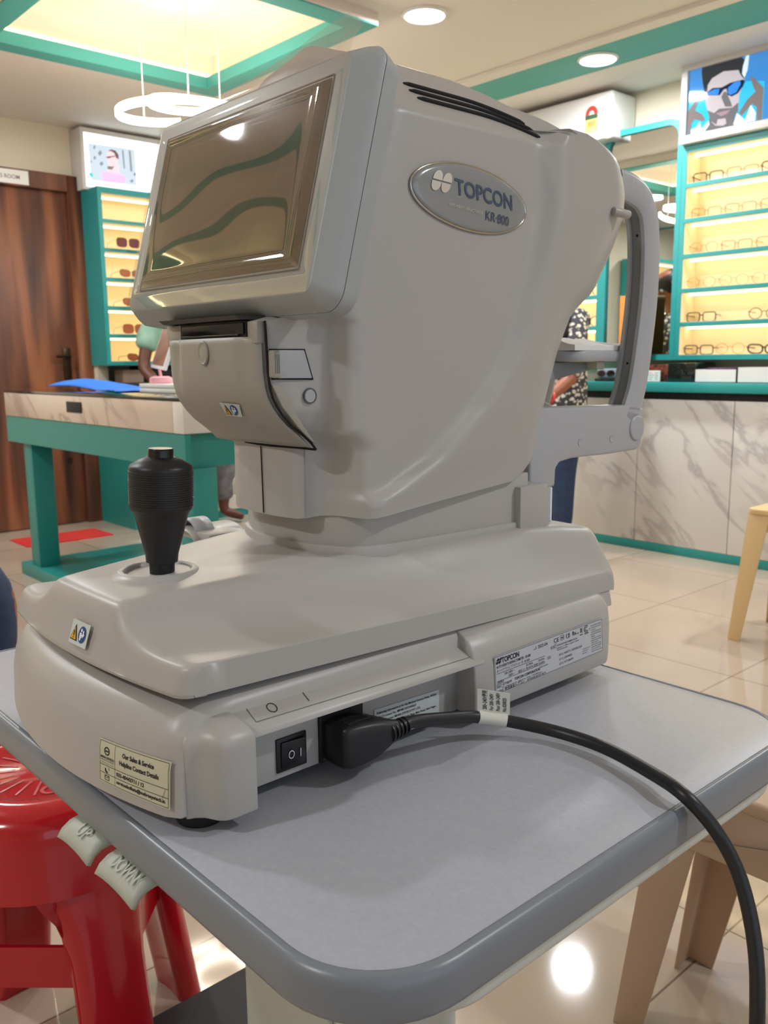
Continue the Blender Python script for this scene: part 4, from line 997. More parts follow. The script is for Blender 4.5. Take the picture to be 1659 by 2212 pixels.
YF = [(.88, .464), (.945, .4645), (.955, .456), (.966, .440), (.98, .4265), (.992, .4200), (1.005, .4165), (1.055, .4150), (1.058, .430), (1.10, .440), (1.20, .475), (1.28, .505), (1.303, .53)]
HWf = [(.88, .056), (.945, .056), (.96, .068), (.98, .077), (1.055, .079), (1.07, .085), (1.24, .085), (1.27, .06), (1.303, .012)]
zl = sorted(set([.881+.004*k for k in range(5)] + [.899+.0032*k for k in range(14)] + [.944+.004*k for k in range(14)] + [1.0+.008*k for k in range(7)] + [1.0545, 1.0585] + [1.066+.0085*k for k in range(18)] + [1.217+.003*k for k in range(10)] + [1.2470, 1.2482, 1.25, 1.255, 1.26, 1.265, 1.27, 1.275, 1.28, 1.285, 1.29, 1.294, 1.298, 1.301, 1.303]))
rows = []
for z in zl:
    yf, hw, yc, yr = interp(YF, z), interp(HWf, z), interp(YC, z), interp(YR, z)
    W0 = Wside(.512, z); sy = max(.462, yf+.012) if z < 1.056 else yf+.02
    h_ = [(0, yf-.005), (.3*hw, yf-.0046), (.6*hw, yf-.0032), (.8*hw, yf-.0010), (.93*hw, yf+.0016), (hw, yf+.008), (hw+.0008, yf*.5+sy*.5), (hw+.0015, sy), (min(W0, hw+.004), sy+.009), (min(W0, hw*.72+W0*.28), sy+.016), (min(W0, W0-.0075), sy+.0215), (min(W0, W0-.0022), sy+.028), (W0, sy+.038)]
    ya = sy+.038
    for k in range(1, 47): y = ya+(yc-ya)*k/46; h_.append((Wside(y, z), y))
    we = Wside(yc, z); wr = we*.76
    for k in range(1, 6):
        q = k/6; h_.append((we+(wr-we)*q**1.3, yc+(yr-yc)*(q**.75)))
    h_ += [(wr, yr), (wr*.9, yr+.002), (wr*.5, yr+.004), (0, yr+.005)]
    ring_ = [(XM+a, b, z) for a, b in h_] + [(XM-a, b, z) for a, b in h_[-2:0:-1]]
    rows.append([(x, y, zz + (.0205*max(0, min(1.05, (y-.465)/.25)))*(1-ss(.881, .94, zz))) for x, y, zz in ring_])
body = MB().grid(rows, closed=True, cap0=True, cap1=True).build('head_housing', P_SHELL, inst, smooth=62)
MB().lathe([(.0042, -.011), (.0046, -.010), (.0046, .010), (.0042, .011), (0, .011)], (XM+.1275, .846, 1.1745), (.25, 1, -.12), 16).build('side_peg', P_SHELL, inst)
# vents on both shoulders
def shoulder_u(z): return interp([(1.236, .103), (1.25, .090), (1.27, .070), (1.285, .054), (1.296, .038)], z)
for sgn in (1, -1):
    for z0, y0, y1 in ((1.2655, .577, .732), (1.2580, .577, .738), (1.2505, .580, .742)):
        pts = []
        for k in range(25):
            y = y0+(y1-y0)*k/24; z = z0 - .012*max(0, (k/24-.45)/.55)**2
            pts.append((XM+sgn*(min(Wside(y, z), shoulder_u(z))+.0002), y, z))
        MB().tube(pts, [.0012]+[.0025]*23+[.0012], seg=8).build('vent_slot', GAP, inst)
# panel gap above front door etc: printer door
dz = [.948, .952, .96, .968, .976, .984, .992, 1.0, 1.012, 1.024, 1.036, 1.0415]
def yfd(z): return interp(YF, z)-.0035
rows = []
for z in dz:
    row = []
    for k in range(33):
        u = -.0765+.152*k/32; a = abs(u)/.079
        fl = -.0026*(1-ss(.60, .74, a)) * ss(.965, 1.03, z) + (.0050*math.exp(-((a-.64)/.07)**2)*ss(.992, 1.04, z) if u < 0 else 0)
        row.append((XM+u, yfd(z) - .0048*(1-a*a) + .0045*ss(.86, 1.0, a) + fl, z))
    rows.append(row)
o = MB().grid(rows, flip=True).build('printer_door', P_SHELL_SHADE, inst, smooth=70); m_ = o.modifiers.new('t', 'SOLIDIFY'); m_.thickness = .0010; m_.offset = 0
door_o = o
gp = []
for z in [.9455] + dz[1:]: gp.append((XM+.0785, interp(YF, z)+.0022, z))
MB().tube(gp + [(XM+.0785, .4170, 1.054)], .0011, seg=8).build('door_gap', GAP, inst)
MB().tube([(XM-.02+.02*k, interp(YF, .9465)-.0048*(1-((-.02+.02*k)/.079)**2)-.0012, .9465) for k in range(0, 5)] + [(XM+.0785, interp(YF, .946)+.002, .9455)], [.0004, .0012, .0016, .0014, .0012, .0010], seg=8).build('door_gap', GAP, inst)
MB().box((XM-.0765, .4125, 1.036), (XM-.046, .43, 1.0548)).build('slot_cheek', P_SHELL_SHADE, inst, bevel=.001)
MB().box((XM-.0455, .4095, 1.0415), (XM+.062, .43, 1.0545)).build('paper_slot', SLOT, inst)
MB().box((XM-.040, .4075, 1.0425), (XM+.052, .411, 1.0440)).box((XM-.04, .4075, 1.0440), (XM+.06, .409, 1.0530)).build('paper_cutter', BLACK_P, inst, bevel=.0004)
MB().box((XM+.062, .4105, 1.036), (XM+.0765, .418, 1.054)).build('door_hinge_cap', P_SHELL_SHADE, inst, bevel=.001)
MB().hexa([(XM-.066, .404, 1.0555), (XM+.062, .404, 1.0555), (XM+.066, .43, 1.0555), (XM-.09, .43, 1.0555), (XM-.072, .402, 1.0590), (XM+.058, .402, 1.0590), (XM+.066, .43, 1.0590), (XM-.09, .43, 1.0590)]).build('slot_hood', mat('hood_grey', (58, 58, 56), .5), inst)
MB().lathe([(.0095, .0), (.0095, .0012), (.0085, .0018), (.0075, .0010), (.006, .0012), (0, .0016)], (XM+.003, yfd(1.029)-.0083, 1.029), (0, -1, 0), 36, sx=.82, sy=1.1).build('door_button', P_SHELL_SHADE, door_o, smooth=60)
def dsurf(u, v, h):
    z = .9735+.0125*v; x = -.6935+.0265*u + .0035*(1-v) ; a = abs(x-XM)/.079
    return Vector((x, yfd(z)-.0048*(1-a*a)-.0026*ss(.965, 1.03, z)-.0014-h*1.6, z))
def dpt(x, z):
    a = abs(x-XM)/.079; return Vector((x, yfd(z)-.0048*(1-a*a)-.0026*ss(.965, 1.03, z)-.0022, z))
L = Label(.0250, .0125, quad_surf(dpt(-.6740, .9865), dpt(-.6450, .9855), dpt(-.6540, .9740), dpt(-.6775, .9745)), LABEL_B, lift=.0003); warning_sign(L, .0012, .0014, .0098); L.build('warning_sticker', door_o)
# lower front seam
MB().tube([(XM+.005, .4585, .9445), (XM+.006, .4585, .882)], .00055, seg=6).build('panel_seam', GAP, inst)
# side lever and round lock of the front unit
xs_ = XM+.0800
MB().prism([(.4215, 1.0315), (.4555, 1.0315), (.4640, 1.0055), (.4230, 1.0065)], xs_-.004, xs_+.0004, 0).build('lever_recess', GAP, inst)
MB().prism([(.4260, 1.0305), (.4545, 1.0305), (.4622, 1.0070), (.4275, 1.0075)], xs_-.004, xs_+.0010, 0).build('lever_plate', P_ARM, inst, bevel=.0006)
lg = MB().box((xs_-.003, .4188, 1.0078), (xs_+.0058, .4268, 1.0305)).build('release_lever', P_SHELL_SHADE, inst, bevel=.0018, seg=3)
for k in range(3): MB().box((xs_+.0056, .4208+.0018*k, 1.0115), (xs_+.0061, .4213+.0018*k, 1.027)).build('grip_line', INKG, lg)
MB().lathe([(.0068, .0), (.0068, .0012), (.0058, .0012), (.0056, 0)], (xs_-.0004, .4600, .9920), (1, 0, 0)).build('lock_ring', INKG, inst)
MB().lathe([(.0055, .0), (.0055, .0010), (.0, .0012)], (xs_-.0004, .4600, .9920), (1, 0, 0)).build('lock_disc', P_ARM, inst)
# ridge under the side unit
MB().prism([(.4205, 1.003), (.432, 1.000), (.4385, .990), (.4425, .980), (.4520, .966), (.4640, .951), (.4600, .9535), (.446, .966), (.430, .984)], XM+.074, XM+.0815, 0).build('side_ridge', P_SHELL_SHADE, inst, bevel=.0007)

# ---- oval badge
bc = Vector((0, .6295, 1.1675))
def bW(y, z): return XM + Wside(y, z)
def oval(y, z, h): return Vector((bW(y, z)+h, y, z))
rows = []
AX, AZ = .0770, .0285
for q, h in ((1.0, .0004), (.985, .0022), (.96, .0032), (.9, .0038), (.7, .0048), (.5, .0054), (.25, .0058), (.02, .0059)):
    rows.append([oval(bc.y+AX*q*math.cos(2*PI*k/64), bc.z+AZ*q*math.sin(2*PI*k/64)-.004*q*math.cos(2*PI*k/64), h) for k in range(64)])
bd = MB().grid(rows, closed=True, cap1=True).build('oval_badge', BADGE, inst, smooth=80)
MB().tube([oval(bc.y+AX*math.cos(2*PI*k/80), bc.z+AZ*math.sin(2*PI*k/80)-.004*math.cos(2*PI*k/80), .0012) for k in range(80)], .0013, closed=True, seg=8).build('badge_rim', CHROME, bd, smooth=80)
def bs(u, v, h):
    y = bc.y-AX+2*AX*u; z = bc.z-AZ+2*AZ*v - .006*(2*u-1)
    q = min(1, math.hypot(2*u-1, 2*v-1)); return oval(y, z, .0061-.0022*q*q + h)
L = Label(2*AX, 2*AZ, bs, None, lift=.0003)
logo(L, .0225, .0255, .0185, LOGO_L); L.text('TOPCON', .0500, .0275, .0195, LOGO_D, bold=.02, width=.080)
L.text('KR·800', .090, .0120, .0120, LOGO_D, bold=.005, width=.034); L.text('AUTO KERATO-REFRACTOMETER', .042, .0155, .0040, LOGO_L, width=.045)
L.build('badge_lettering', bd)

# ---- tilted monitor
O = Vector((XM, .410, 1.0715)); UPV = Vector((0, .048, .1805)).normalized(); NB = Vector((0, UPV.z, -UPV.y))
def MP(x, s_, d): return O + Vector((x, 0, 0)) + UPV*s_ + NB*d     # x lateral, s up the face, d depth backwards
MH = .1868; MW = .149
def mring(gx, s0, s1, r, d): return [MP(a, b, d) for a, b in rrect(-gx, s0, gx, s1, r, 8)]
mb = MB(); mb.grid([mring(MW-.003, .003, MH-.003, .008, -.0004), mring(MW-.001, .001, MH-.001, .009, .0), mring(MW, 0, MH, .010, .0012), mring(MW+.009, -.006, MH+.008, .015, .013), mring(MW+.0125, -.0085, MH+.0115, .017, .020), mring(MW+.0125, -.0085, MH+.0115, .017, .0213)], closed=True, cap0=True, cap1=True)
mon = mb.build('monitor_bezel', P_BEZEL, inst, smooth=40)
MB().grid([mring(MW+.0108, -.007, MH+.0098, .016, .0212), mring(MW+.0108, -.007, MH+.0098, .016, .0225)], closed=True, cap0=True, cap1=True).build('bezel_seam', GAP, inst)
MB().grid([mring(MW+.0122, -.0085, MH+.0112, .017, .0222), mring(MW+.0095, -.0070, MH+.008, .017, .038), mring(MW-.004, .004, MH-.006, .016, .044), mring(MW-.05, .03, MH-.03, .012, .060)], closed=True, cap0=True, cap1=True).build('monitor_back', P_BEZEL, inst, smooth=40)
MB().box((XM-.07, .455, 1.09), (XM+.07, .52, 1.22)).build('monitor_mount', P_SHELL, inst, bevel=.004)
s0, s1, sw2 = .0185, .1715, .1305
mb = MB(); mb.grid([mring(sw2, s0, s1, .002, -.0008), mring(sw2-.001, s0+.001, s1-.001, .002, -.0010), mring(sw2-.0035, s0+.0035, s1-.0035, .001, .0010)], closed=True)
mb.build('screen_frame', mat('screen_border', (70, 78, 78), .4), mon)
MB().add([MP(-sw2+.003, s0+.003, -.0009), MP(sw2-.003, s0+.003, -.0009), MP(sw2-.003, s1-.003, -.0009), MP(-sw2+.003, s1-.003, -.0009)], [(0, 1, 2, 3)]).build('screen', SCREEN, mon, fix=False)
# protective film: wrinkled sheet, pillow over the screen, flap above the top edge
rows = []
NXf, NSf = 190, 130
def film_h(x, s_):
    q = max(abs(x)/(sw2-.012), abs((s_-.095)/(.0765-.010)))
    inside = ss(1.22, .96, q)
    edge = math.exp(-((q-1.04)/.07)**2)
    n1 = noise.noise(Vector((x*13, s_*13, .3))); n2 = noise.noise(Vector((x*90, s_*90, 5.0)))
    wav = .0016*math.sin(s_*60+2.2*math.sin(x*9)+x*14)
    return .0020 + .0028*inside + .0020*edge + .0007*n1*(1-inside*.7) + wav*.22*inside + .0030*max(0, 1-(x/sw2)**2)*max(0, 1-((s_-.095)/.0765)**2)
for j in range(NSf+1):
    row = []
    for i in range(NXf+1):
        x = -MW-.001 + (2*MW-.002)*i/NXf; smax = MH+.001 + .030*ss(.35, .95, i/NXf)*(1-ss(.93, 1.0, i/NXf)*.6) + .008
        s_ = .0005 + (smax-.0005)*j/NSf
        row.append(MP(x, s_, -film_h(x, s_) + .010*ss(MH, MH+.03, s_)))
    rows.append(row)
MB().grid(rows).build('protective_film', FILM, mon, smooth=90, fix=False)

# ---- chin rest assembly
AXX = -.600
def cslab(pts, half=.012, m=P_ARM, name='x', parent=inst, bevel=.006, x=AXX): 
    return MB().prism(pts, x-2*half, x, 0).build(name, m, parent, bevel=bevel, seg=3)
MB().prism(rrect(XM-.0845, .753, XM+.0845, .7965, .010), .80, .925).build('chinrest_column', P_ARM, inst, smooth=40)
MB().box((XM+.070, .7967, .80), (XM+.080, .8005, .8785)).build('column_trim', WHITEG, inst, bevel=.001)
arm_pts = [(.752, .905), (.752, .9665), (.775, .9690), (.925, .9655), (.955, .9660), (.974, .9600), (.9735, .930), (.969, .9135), (.960, .9095), (.90, .9085), (.83, .9095), (.806, .9070), (.7985, .900), (.7975, .88), (.752, .88)]
for sgn, nm in ((1, 'near'), (-1, 'far')):
    x1 = XM+sgn*.086; x0 = XM+sgn*.052
    a = MB().prism(arm_pts, min(x0, x1), max(x0, x1), 0).build('rest_arm', P_ARM, inst, bevel=.0035, seg=3)
    MB().lathe([(.0155, 0), (.0155, .0015), (.0140, .0028), (0, .003)], (x1-.0005*sgn, .958, .9365), (sgn, 0, 0), 40).build('pivot_cap', P_ARM, a)
    for y in (.842, .905): MB().lathe([(.0042, .0), (.0042, .0006), (.0036, .0002), (0, .0002)], (x1, y, .927), (sgn, 0, 0), 20).build('screw_cap', P_ARM, a)
    # curved pillar bowing outwards, with a groove on its inner face
    pth = catmull([(x1, .950, .945), (x1, .968, .985), (x1, .980, 1.04), (x1, .988, 1.10), (x1, .988, 1.155), (x1, .980, 1.193), (x1, .962, 1.213), (x1, .935, 1.222), (x1, .905, 1.224), (x1, .87, 1.224)], 7)
    pth = [Vector((x1-.0155*sgn, p.y, p.z)) for p in pth]
    def sect(t_, sgn=sgn):
        k = 1.0 - .18*math.sin(PI*min(1, t_*1.3))*0; d = .026-.004*ss(0, .5, t_)
        s_ = [(.0155, .016), (.0155, -.006), (.012, -d*.52), (.004, -d*.62), (-.004, -d*.62), (-.012, -d*.52), (-.0155, -.006), (-.0155, .016), (-.012, .0215), (-.0075, .022), (-.0065, .016), (.0065, .016), (.0075, .022), (.012, .0215)]
        return s_
    pl_ = MB().sweep(pth, sect, up=(0, -1, .001)).build('rest_pillar', P_ARM, inst, smooth=48)
    MB().sweep(pth[2:-1], [(-.0062, .0163), (-.0062, .0180), (.0062, .0180), (.0062, .0163)], up=(0, -1, .001)).build('pillar_groove', P_RUBBERG, pl_)
    for k in (11, 30, 40):
        p = pth[k]; MB().lathe([(.0016, 0), (.0016, .0012), (0, .0012)], (p.x, p.y-.0175, p.z), (0, -1, 0), 12).build('screw_hole', GAP, pl_)
fh = MB(); rows = []
MB().tube(catmull([(XM-.08, .895, 1.226), (XM-.05, .925, 1.236), (XM, .935, 1.238), (XM+.05, .925, 1.236), (XM+.08, .895, 1.226)], 6), .013, seg=16).build('forehead_pad', FOREPAD, inst)
# chin cup with tissue stack
MB().box((XM-.03, .765, .925), (XM+.03, .80, 1.02)).build('chin_post', P_ARM, inst, bevel=.004)
MB().hexa([(XM-.03, .79, .985), (XM+.03, .79, .985), (XM+.03, .955, 1.010), (XM-.03, .955, 1.010), (XM-.03, .79, 1.0178), (XM+.03, .79, 1.0178), (XM+.03, .955, 1.0178), (XM-.03, .955, 1.0178)]).build('chin_support', P_RUBBERG, inst, bevel=.002)
chin = MB().prism(rrect(XM-.052, .865, XM+.060, 1.0, .03), 1.018, 1.031).build('chin_cup', P_ARM, inst, bevel=.004)
MB().prism(rrect(XM-.04, .89, XM+.045, .985, .02), 1.0175, 1.0182).box((XM+.03, .93, 1.008), (XM+.045, .945, 1.018)).build('chin_bracket', LABEL_Y, inst)
rows = [[(XM-.045+.10*i/12, .87+.135*j/12, 1.032+.0105+.005*math.cos((i/12-.5)*5)*(j/12 < .7)-.003*(j/12)+.0012*math.sin(j*2+i)) for i in range(13)] for j in range(13)]
low = [[(p[0], p[1], 1.0312) for p in r] for r in rows]
mb = MB(); mb.grid(rows); mb.grid(low, flip=True); mb.grid([rows[0], low[0]]); mb.grid([rows[-1], low[-1]]); mb.grid([[r[0] for r in rows], [r[0] for r in low]]); mb.grid([[r[-1] for r in rows], [r[-1] for r in low]])
tag(mb.build('tissue_pad', PAPER), 'small stack of white chin rest tissues on the instrument', 'tissue pad')

# ================================================================== POWER CORD
cord = thing('power_cord', 'thick black power cord plugged into the instrument and hanging over the table', 'cord')
def PR(u, v, plane, val):
    return None
mb = MB()
# plug: a block out of the inlet turning towards +y
st_ = [(0.4050, -.5268, -.5030, .7075, .7365, .3), (0.4062, -.5268, -.4995, .7055, .7385, .3), (0.4103, -.5268, -.4975, .7045, .7395, .3), (0.4203, -.5268, -.4960, .7045, .7397, .32), (0.4320, -.5268, -.4942, .7060, .7392, .36), (0.4385, -.5262, -.4930, .7082, .7385, .42), (0.4438, -.5180, -.4922, .7108, .7375, .55), (0.4485, -.5110, -.4915, .7135, .7362, .7), (0.4532, -.5060, -.4910, .7162, .7348, .85), (0.4585, -.5035, -.4908, .7188, .7332, 1)]
rows = []
for y, xa, xb_, z0, z1, e in st_:
    row = []
    for k in range(32):
        a = 2*PI*k/32; c, d = math.cos(a), math.sin(a)
        row.append(((xa+xb_)/2+(xb_-xa)/2*abs(c)**e*(1 if c > 0 else -1), y, (z0+z1)/2+(z1-z0)/2*abs(d)**e*(1 if d > 0 else -1)))
    rows.append(row)
pg = MB().grid(rows, closed=True, cap0=True, cap1=True).build('plug', BLACK_P, cord, smooth=50)
for k in range(3):
    MB().tube([(-.517+.0058*k, .4125, .7396), (-.5165+.0058*k, .4240, .7399), (-.5150+.0050*k, .436, .7390)], .0011, seg=6).build('plug_ridge', BLACK_G, pg)
for k in range(5):
    MB().lathe([(.0055, 0), (.0084-.0003*k, .0004), (.0084-.0003*k, .0018), (.0055, .0022)], (-.4972, .4480+.0044*k, .7255+.0002*k), (0, 1, .05), 28).build('strain_relief_ring', BLACK_P, pg)
cp = catmull([(-.4970, .452, .7262), (-.4970, .474, .7268), (-.495, .511, .7200), (-.490, .547, .7125), (-.475, .569, .7070), (-.440, .593, .7010), (-.395, .598, .7000), (-.345, .586, .7005), (-.305, .571, .7000), (-.283, .5807, .6753), (-.262, .5771, .6490), (-.243, .565, .6100), (-.233, .553, .56), (-.228, .545, .48), (-.228, .54, .36), (-.235, .54, .22), (-.25, .55, .08), (-.28, .62, .012), (-.36, .80, .008)], 8)
cable = MB().tube(cp, .0054, seg=20).build('cable', CORDM, cord, smooth=60)
tp = cp[24:33]
MB().tube(tp, .0061, seg=24).build('tag_band', TAGM, cord)
a, b = tp[0], tp[-1]
upd = Vector((.02, -.03, 1)).normalized()
q0 = a+Vector((0, 0, .005)); q1 = b+Vector((0, 0, .005)); hgt = .0215
Wt = .030
sd_ = (b-a).normalized(); q1 = q0+sd_*Wt
surf = quad_surf(q0+upd*hgt, q1+upd*hgt, q1, q0, 1)
L = Label(Wt, hgt, surf, TAGM, lift=.0003)
def rot_text(s_, x, size, wid):
    v, f = text_geo(s_, size, 'LEFT', .02); w_ = max(p[0] for p in v); k = wid/w_
    L.put([(x-py, .003+px*k) for px, py in v], f, INK, 1)
rot_text('200~240V使用', .0085, .0052, .0175); rot_text('For 200~240V', .0145, .0048, .0155); rot_text('Pour 200~240V', .0205, .0048, .0170); rot_text('No.020025', .0265, .0048, .0130)
o = L.build('cord_tag', cord)

# ================================================================== STOOLS
def leg_mesh(top, bot, w0, w1, ang, L_shape=True, th=.004):
    """L-section plastic leg; ang = direction (deg) of the outer corner"""
    mb = MB(); rows = []
    for (c, wd) in ((Vector(bot), w1), (Vector(top), w0)):
        d1 = Vector((math.cos(R(ang+135)), math.sin(R(ang+135)), 0)); d2 = Vector((math.cos(R(ang-135)), math.sin(R(ang-135)), 0))
        n1 = -Vector((math.cos(R(ang+45)), math.sin(R(ang+45)), 0)); n2 = -Vector((math.cos(R(ang-45)), math.sin(R(ang-45)), 0))
        rows.append([c, c+d1*wd, c+d1*wd+d2*th, c+d1*th+d2*th, c+d2*wd+d1*th, c+d2*wd])
    return mb.grid(rows, closed=True, cap0=True, cap1=True)
def square_stool(name, label, cx, cy, hx, hy, h, m, splay=(.03, .03), apr=.07, seatm=None, lw=.075):
    t = thing(name, label, 'stool', group='beige plastic stools')
    MB().prism(rrect(cx-hx, cy-hy, cx+hx, cy+hy, .03), h-.022, h).build('seat', seatm or m, t, bevel=.006, seg=3)
    mb = MB(); e = .006
    for (a, b, c, d) in ((cx-hx+e, cy-hy+e, cx+hx-e, cy-hy+e+.004), (cx-hx+e, cy+hy-e-.004, cx+hx-e, cy+hy-e), (cx-hx+e, cy-hy+e, cx-hx+e+.004, cy+hy-e), (cx+hx-e-.004, cy-hy+e, cx+hx-e, cy+hy-e)):
        mb.box((a, b, h-.02-apr), (c, d, h-.02))
    mb.build('apron', m, t, bevel=.0015)
    for sx, sy, ang in ((-1, -1, 225), (1, -1, 315), (1, 1, 45), (-1, 1, 135)):
        leg_mesh((cx+sx*(hx-.006), cy+sy*(hy-.006), h-.02), (cx+sx*(hx-.006+splay[0]), cy+sy*(hy-.006+splay[1]), 0), lw*1.05, lw*.62, ang).build('leg', m, t, bevel=.0015)
    return t
square_stool('plastic_stool', 'tan square plastic stool half under the right corner of the instrument table', -.455, 1.190, .165, .125, .45, TANP, (.062, -.005), .085)
square_stool('plastic_stool', 'beige square plastic stool standing before the marble counter at far right', -1.30, 3.20, .15, .15, .49, BEIGEP, (.035, .035), .06)

rs = thing('plastic_stool', 'glossy red round plastic stool with embossed seat at lower left', 'stool')
sc = Vector((-1.205, .430, 0)); SH = .455
MB().lathe([(0, SH-.004), (.095, SH-.004), (.098, SH), (.120, SH), (.140, SH-.006), (.152, SH-.018), (.157, SH-.034), (.158, SH-.05), (.164, SH-.115), (.160, SH-.115), (.152, SH-.05), (.14, SH-.03), (0, SH-.02)], sc, seg=64).build('seat', REDP, rs, smooth=60)
L = Label(.2, .2, lambda u, v, h: Vector((sc.x-.1+.2*u, sc.y-.1+.2*v, SH-.004+h)), None, lift=.0012)
for k, ch in enumerate('SUPREMO'):
    a = R(160-k*30); v, f = text_geo(ch, .034, 'CENTER', .02)
    L.put([(.1+.062*math.cos(a)+px*math.sin(a)+py*math.cos(a), .1+.062*math.sin(a)-px*math.cos(a)+py*math.sin(a)) for px, py in v], f, REDP, 1)
for k in range(9): a = R(190+k*17); L.line(.1+.045*math.cos(a), .1+.045*math.sin(a), .1+.085*math.cos(a), .1+.085*math.sin(a), .003, REDP)
L.build('embossed_pattern', rs)
for k in range(4):
    a0 = R(2+90*k); rows = []
    for j in range(17):
        q = j/16; z = (SH-.05)*(1-q); rad = .150+.064*q; wd = interp([(0, .78), (.12, .66), (.28, .40), (.45, .33), (1, .26)], q); dp = .004+.040*ss(.15, .45, q)
        row = []
        for i in range(13):
            s_ = (i/12*2-1); a = a0+s_*wd; rr2 = rad*(1-.05*s_*s_) - (.012*ss(.75, 1, abs(s_))); row.append((sc.x+rr2*math.cos(a), sc.y+rr2*math.sin(a), z))
        for i in range(12, -1, -1):
            s_ = (i/12*2-1)*.94; a = a0+s_*wd; rr2 = rad-dp+.010*ss(.75, 1, abs(s_)); row.append((sc.x+rr2*math.cos(a), sc.y+rr2*math.sin(a), z))
        rows.append(row)
    MB().grid(rows, closed=True, cap0=True, cap1=True).build('leg', REDP, rs, smooth=70)
for k in range(4):
    a0, a1 = R(2+90*k), R(92+90*k); p = Vector((sc.x+.172*math.cos(a0), sc.y+.172*math.sin(a0), .225)); q = Vector((sc.x+.172*math.cos(a1), sc.y+.172*math.sin(a1), .225))
    d = (q-p).normalized(); n_ = Vector((-d.y, d.x, 0))*.003
    MB().hexa([p-n_-Vector((0,0,.03)), q-n_-Vector((0,0,.03)), q+n_-Vector((0,0,.03)), p+n_-Vector((0,0,.03)), p-n_+Vector((0,0,.03)), q-n_+Vector((0,0,.03)), q+n_+Vector((0,0,.03)), p+n_+Vector((0,0,.03))]).build('stretcher', REDP, rs)

# ================================================================== PEOPLE
def skin(name, verts, edges, m, parent=None, sub=2, root=0):
    me = bpy.data.meshes.new(name); bm = bmesh.new(); lay = bm.verts.layers.skin.verify()
    for k, (p, r_) in enumerate(verts):
        v = bm.verts.new(p); rr = r_ if isinstance(r_, tuple) else (r_, r_); v[lay].radius = rr; v[lay].use_root = (k == root)
    bm.verts.ensure_lookup_table()
    for a, b in edges: bm.edges.new((bm.verts[a], bm.verts[b]))
    bm.to_mesh(me); bm.free(); me.materials.append(m)
    o = bpy.data.objects.new(name, me); col.objects.link(o); o.parent = parent
    sk = o.modifiers.new('skin', 'SKIN'); sk.use_smooth_shade = True; sk.branch_smoothing = .3
    sb = o.modifiers.new('sub', 'SUBSURF'); sb.levels = sub; sb.render_levels = sub
    return o
def person(label, J, skinm, parts, seated=False):
    """J: dict of joints; body is one continuous skinned mesh including hands with five fingers"""
    t = thing('person', label, 'person')
    V = []; E = []; ix = {}
    def add(n, p, r_): ix[n] = len(V); V.append((Vector(p), r_)); return ix[n]
    H = J['head']; N = J['neck']
    add('pelvis', J['pelvis'], (.13, .10)); add('waist', Vector(J['pelvis']).lerp(Vector(J['chest']), .5), (.115, .09)); add('chest', J['chest'], (.105, .075)); add('neck', N, .052); add('jaw', Vector(N).lerp(Vector(H), .55), (.06, .07)); add('head', H, (.078, .092)); add('crown', Vector(H)+(Vector(H)-Vector(N)).normalized()*.075, (.066, .078))
    E += [(0, 1), (1, 2), (2, 3), (3, 4), (4, 5), (5, 6)]
    for s_ in ('l', 'r'):
        if s_+'_sho' in J:
            a = add(s_+'_sho', J[s_+'_sho'], .042); b = add(s_+'_elb', J[s_+'_elb'], .037); c = add(s_+'_wri', J[s_+'_wri'], .027)
            E += [(ix['chest'], a), (a, b), (b, c)]
            w_ = Vector(J[s_+'_wri']); d = (w_-Vector(J[s_+'_elb'])).normalized()
            up = Vector((0, 0, 1)); sd = d.cross(up).normalized() if abs(d.z) < .95 else Vector((1, 0, 0)); dn = sd.cross(d).normalized()*(-1)
            if dn.z > 0: dn = -dn
            pm = add(s_+'_palm', w_+d*.05, (.036, .018)); E.append((c, pm))
            for k, ln in enumerate((.066, .074, .069, .054)):
                off = sd*(-.030+.020*k); p0 = w_+d*.085+off; q0 = add('f', p0, .0095); q1 = add('f', p0+d*ln*.45+dn*.008, .0085); q2 = add('f', p0+d*ln*.8+dn*.03, .0075)
                E += [(pm, q0), (q0, q1), (q1, q2)]
            tm = add('f', w_+d*.045-sd*.040+dn*.01, .011); t2 = add('f', w_+d*.085-sd*.052+dn*.025, .009); E += [(pm, tm), (tm, t2)]
        a = add(s_+'_hip', J[s_+'_hip'], .088); b = add(s_+'_kne', J[s_+'_kne'], .056); c = add(s_+'_ank', J[s_+'_ank'], .036)
        f = Vector(J['face']).copy(); f.z = 0; f.normalize()
        fd = Vector(J.get(s_+'_toe', Vector(J[s_+'_ank'])+f*.16-Vector((0, 0, .045))))
        e = add(s_+'_toe', fd, (.040, .020)); E += [(0, a), (a, b), (b, c), (c, e)]
    body = skin('body', V, E, skinm, t)
    # face: eyes, nose, mouth, ears
    f = Vector(J['face']).normalized(); Hc = Vector(H); up = (Vector(H)-Vector(N)).normalized(); sd = f.cross(up).normalized()
    mb = MB()
    for q in (-1, 1): mb.lathe([(.0, -.004), (.009, -.002), (.011, .004), (.006, .008), (0, .009)], Hc+f*.078+sd*.03*q+up*.01, f, 12)
    mb.build('eyes', WHT, t)
    mb = MB(); mb.tube([Hc+f*.082+up*.012, Hc+f*.098-up*.018, Hc+f*.088-up*.028], [.006, .012, .010], seg=10); mb.tube([Hc+f*.078-up*.05-sd*.02, Hc+f*.086-up*.049, Hc+f*.078-up*.05+sd*.02], [.003, .006, .003], seg=8)
    for q in (-1, 1): mb.lathe([(.0, -.006), (.022, -.004), (.026, .002), (.014, .006), (0, .004)], Hc+sd*.082*q-up*.005, sd*q, 14, sx=.7)
    mb.build('facial_features', skinm, t)
    for name, verts, edges, m in parts: skin(name, verts, edges, m, t)
    return t
V3 = Vector
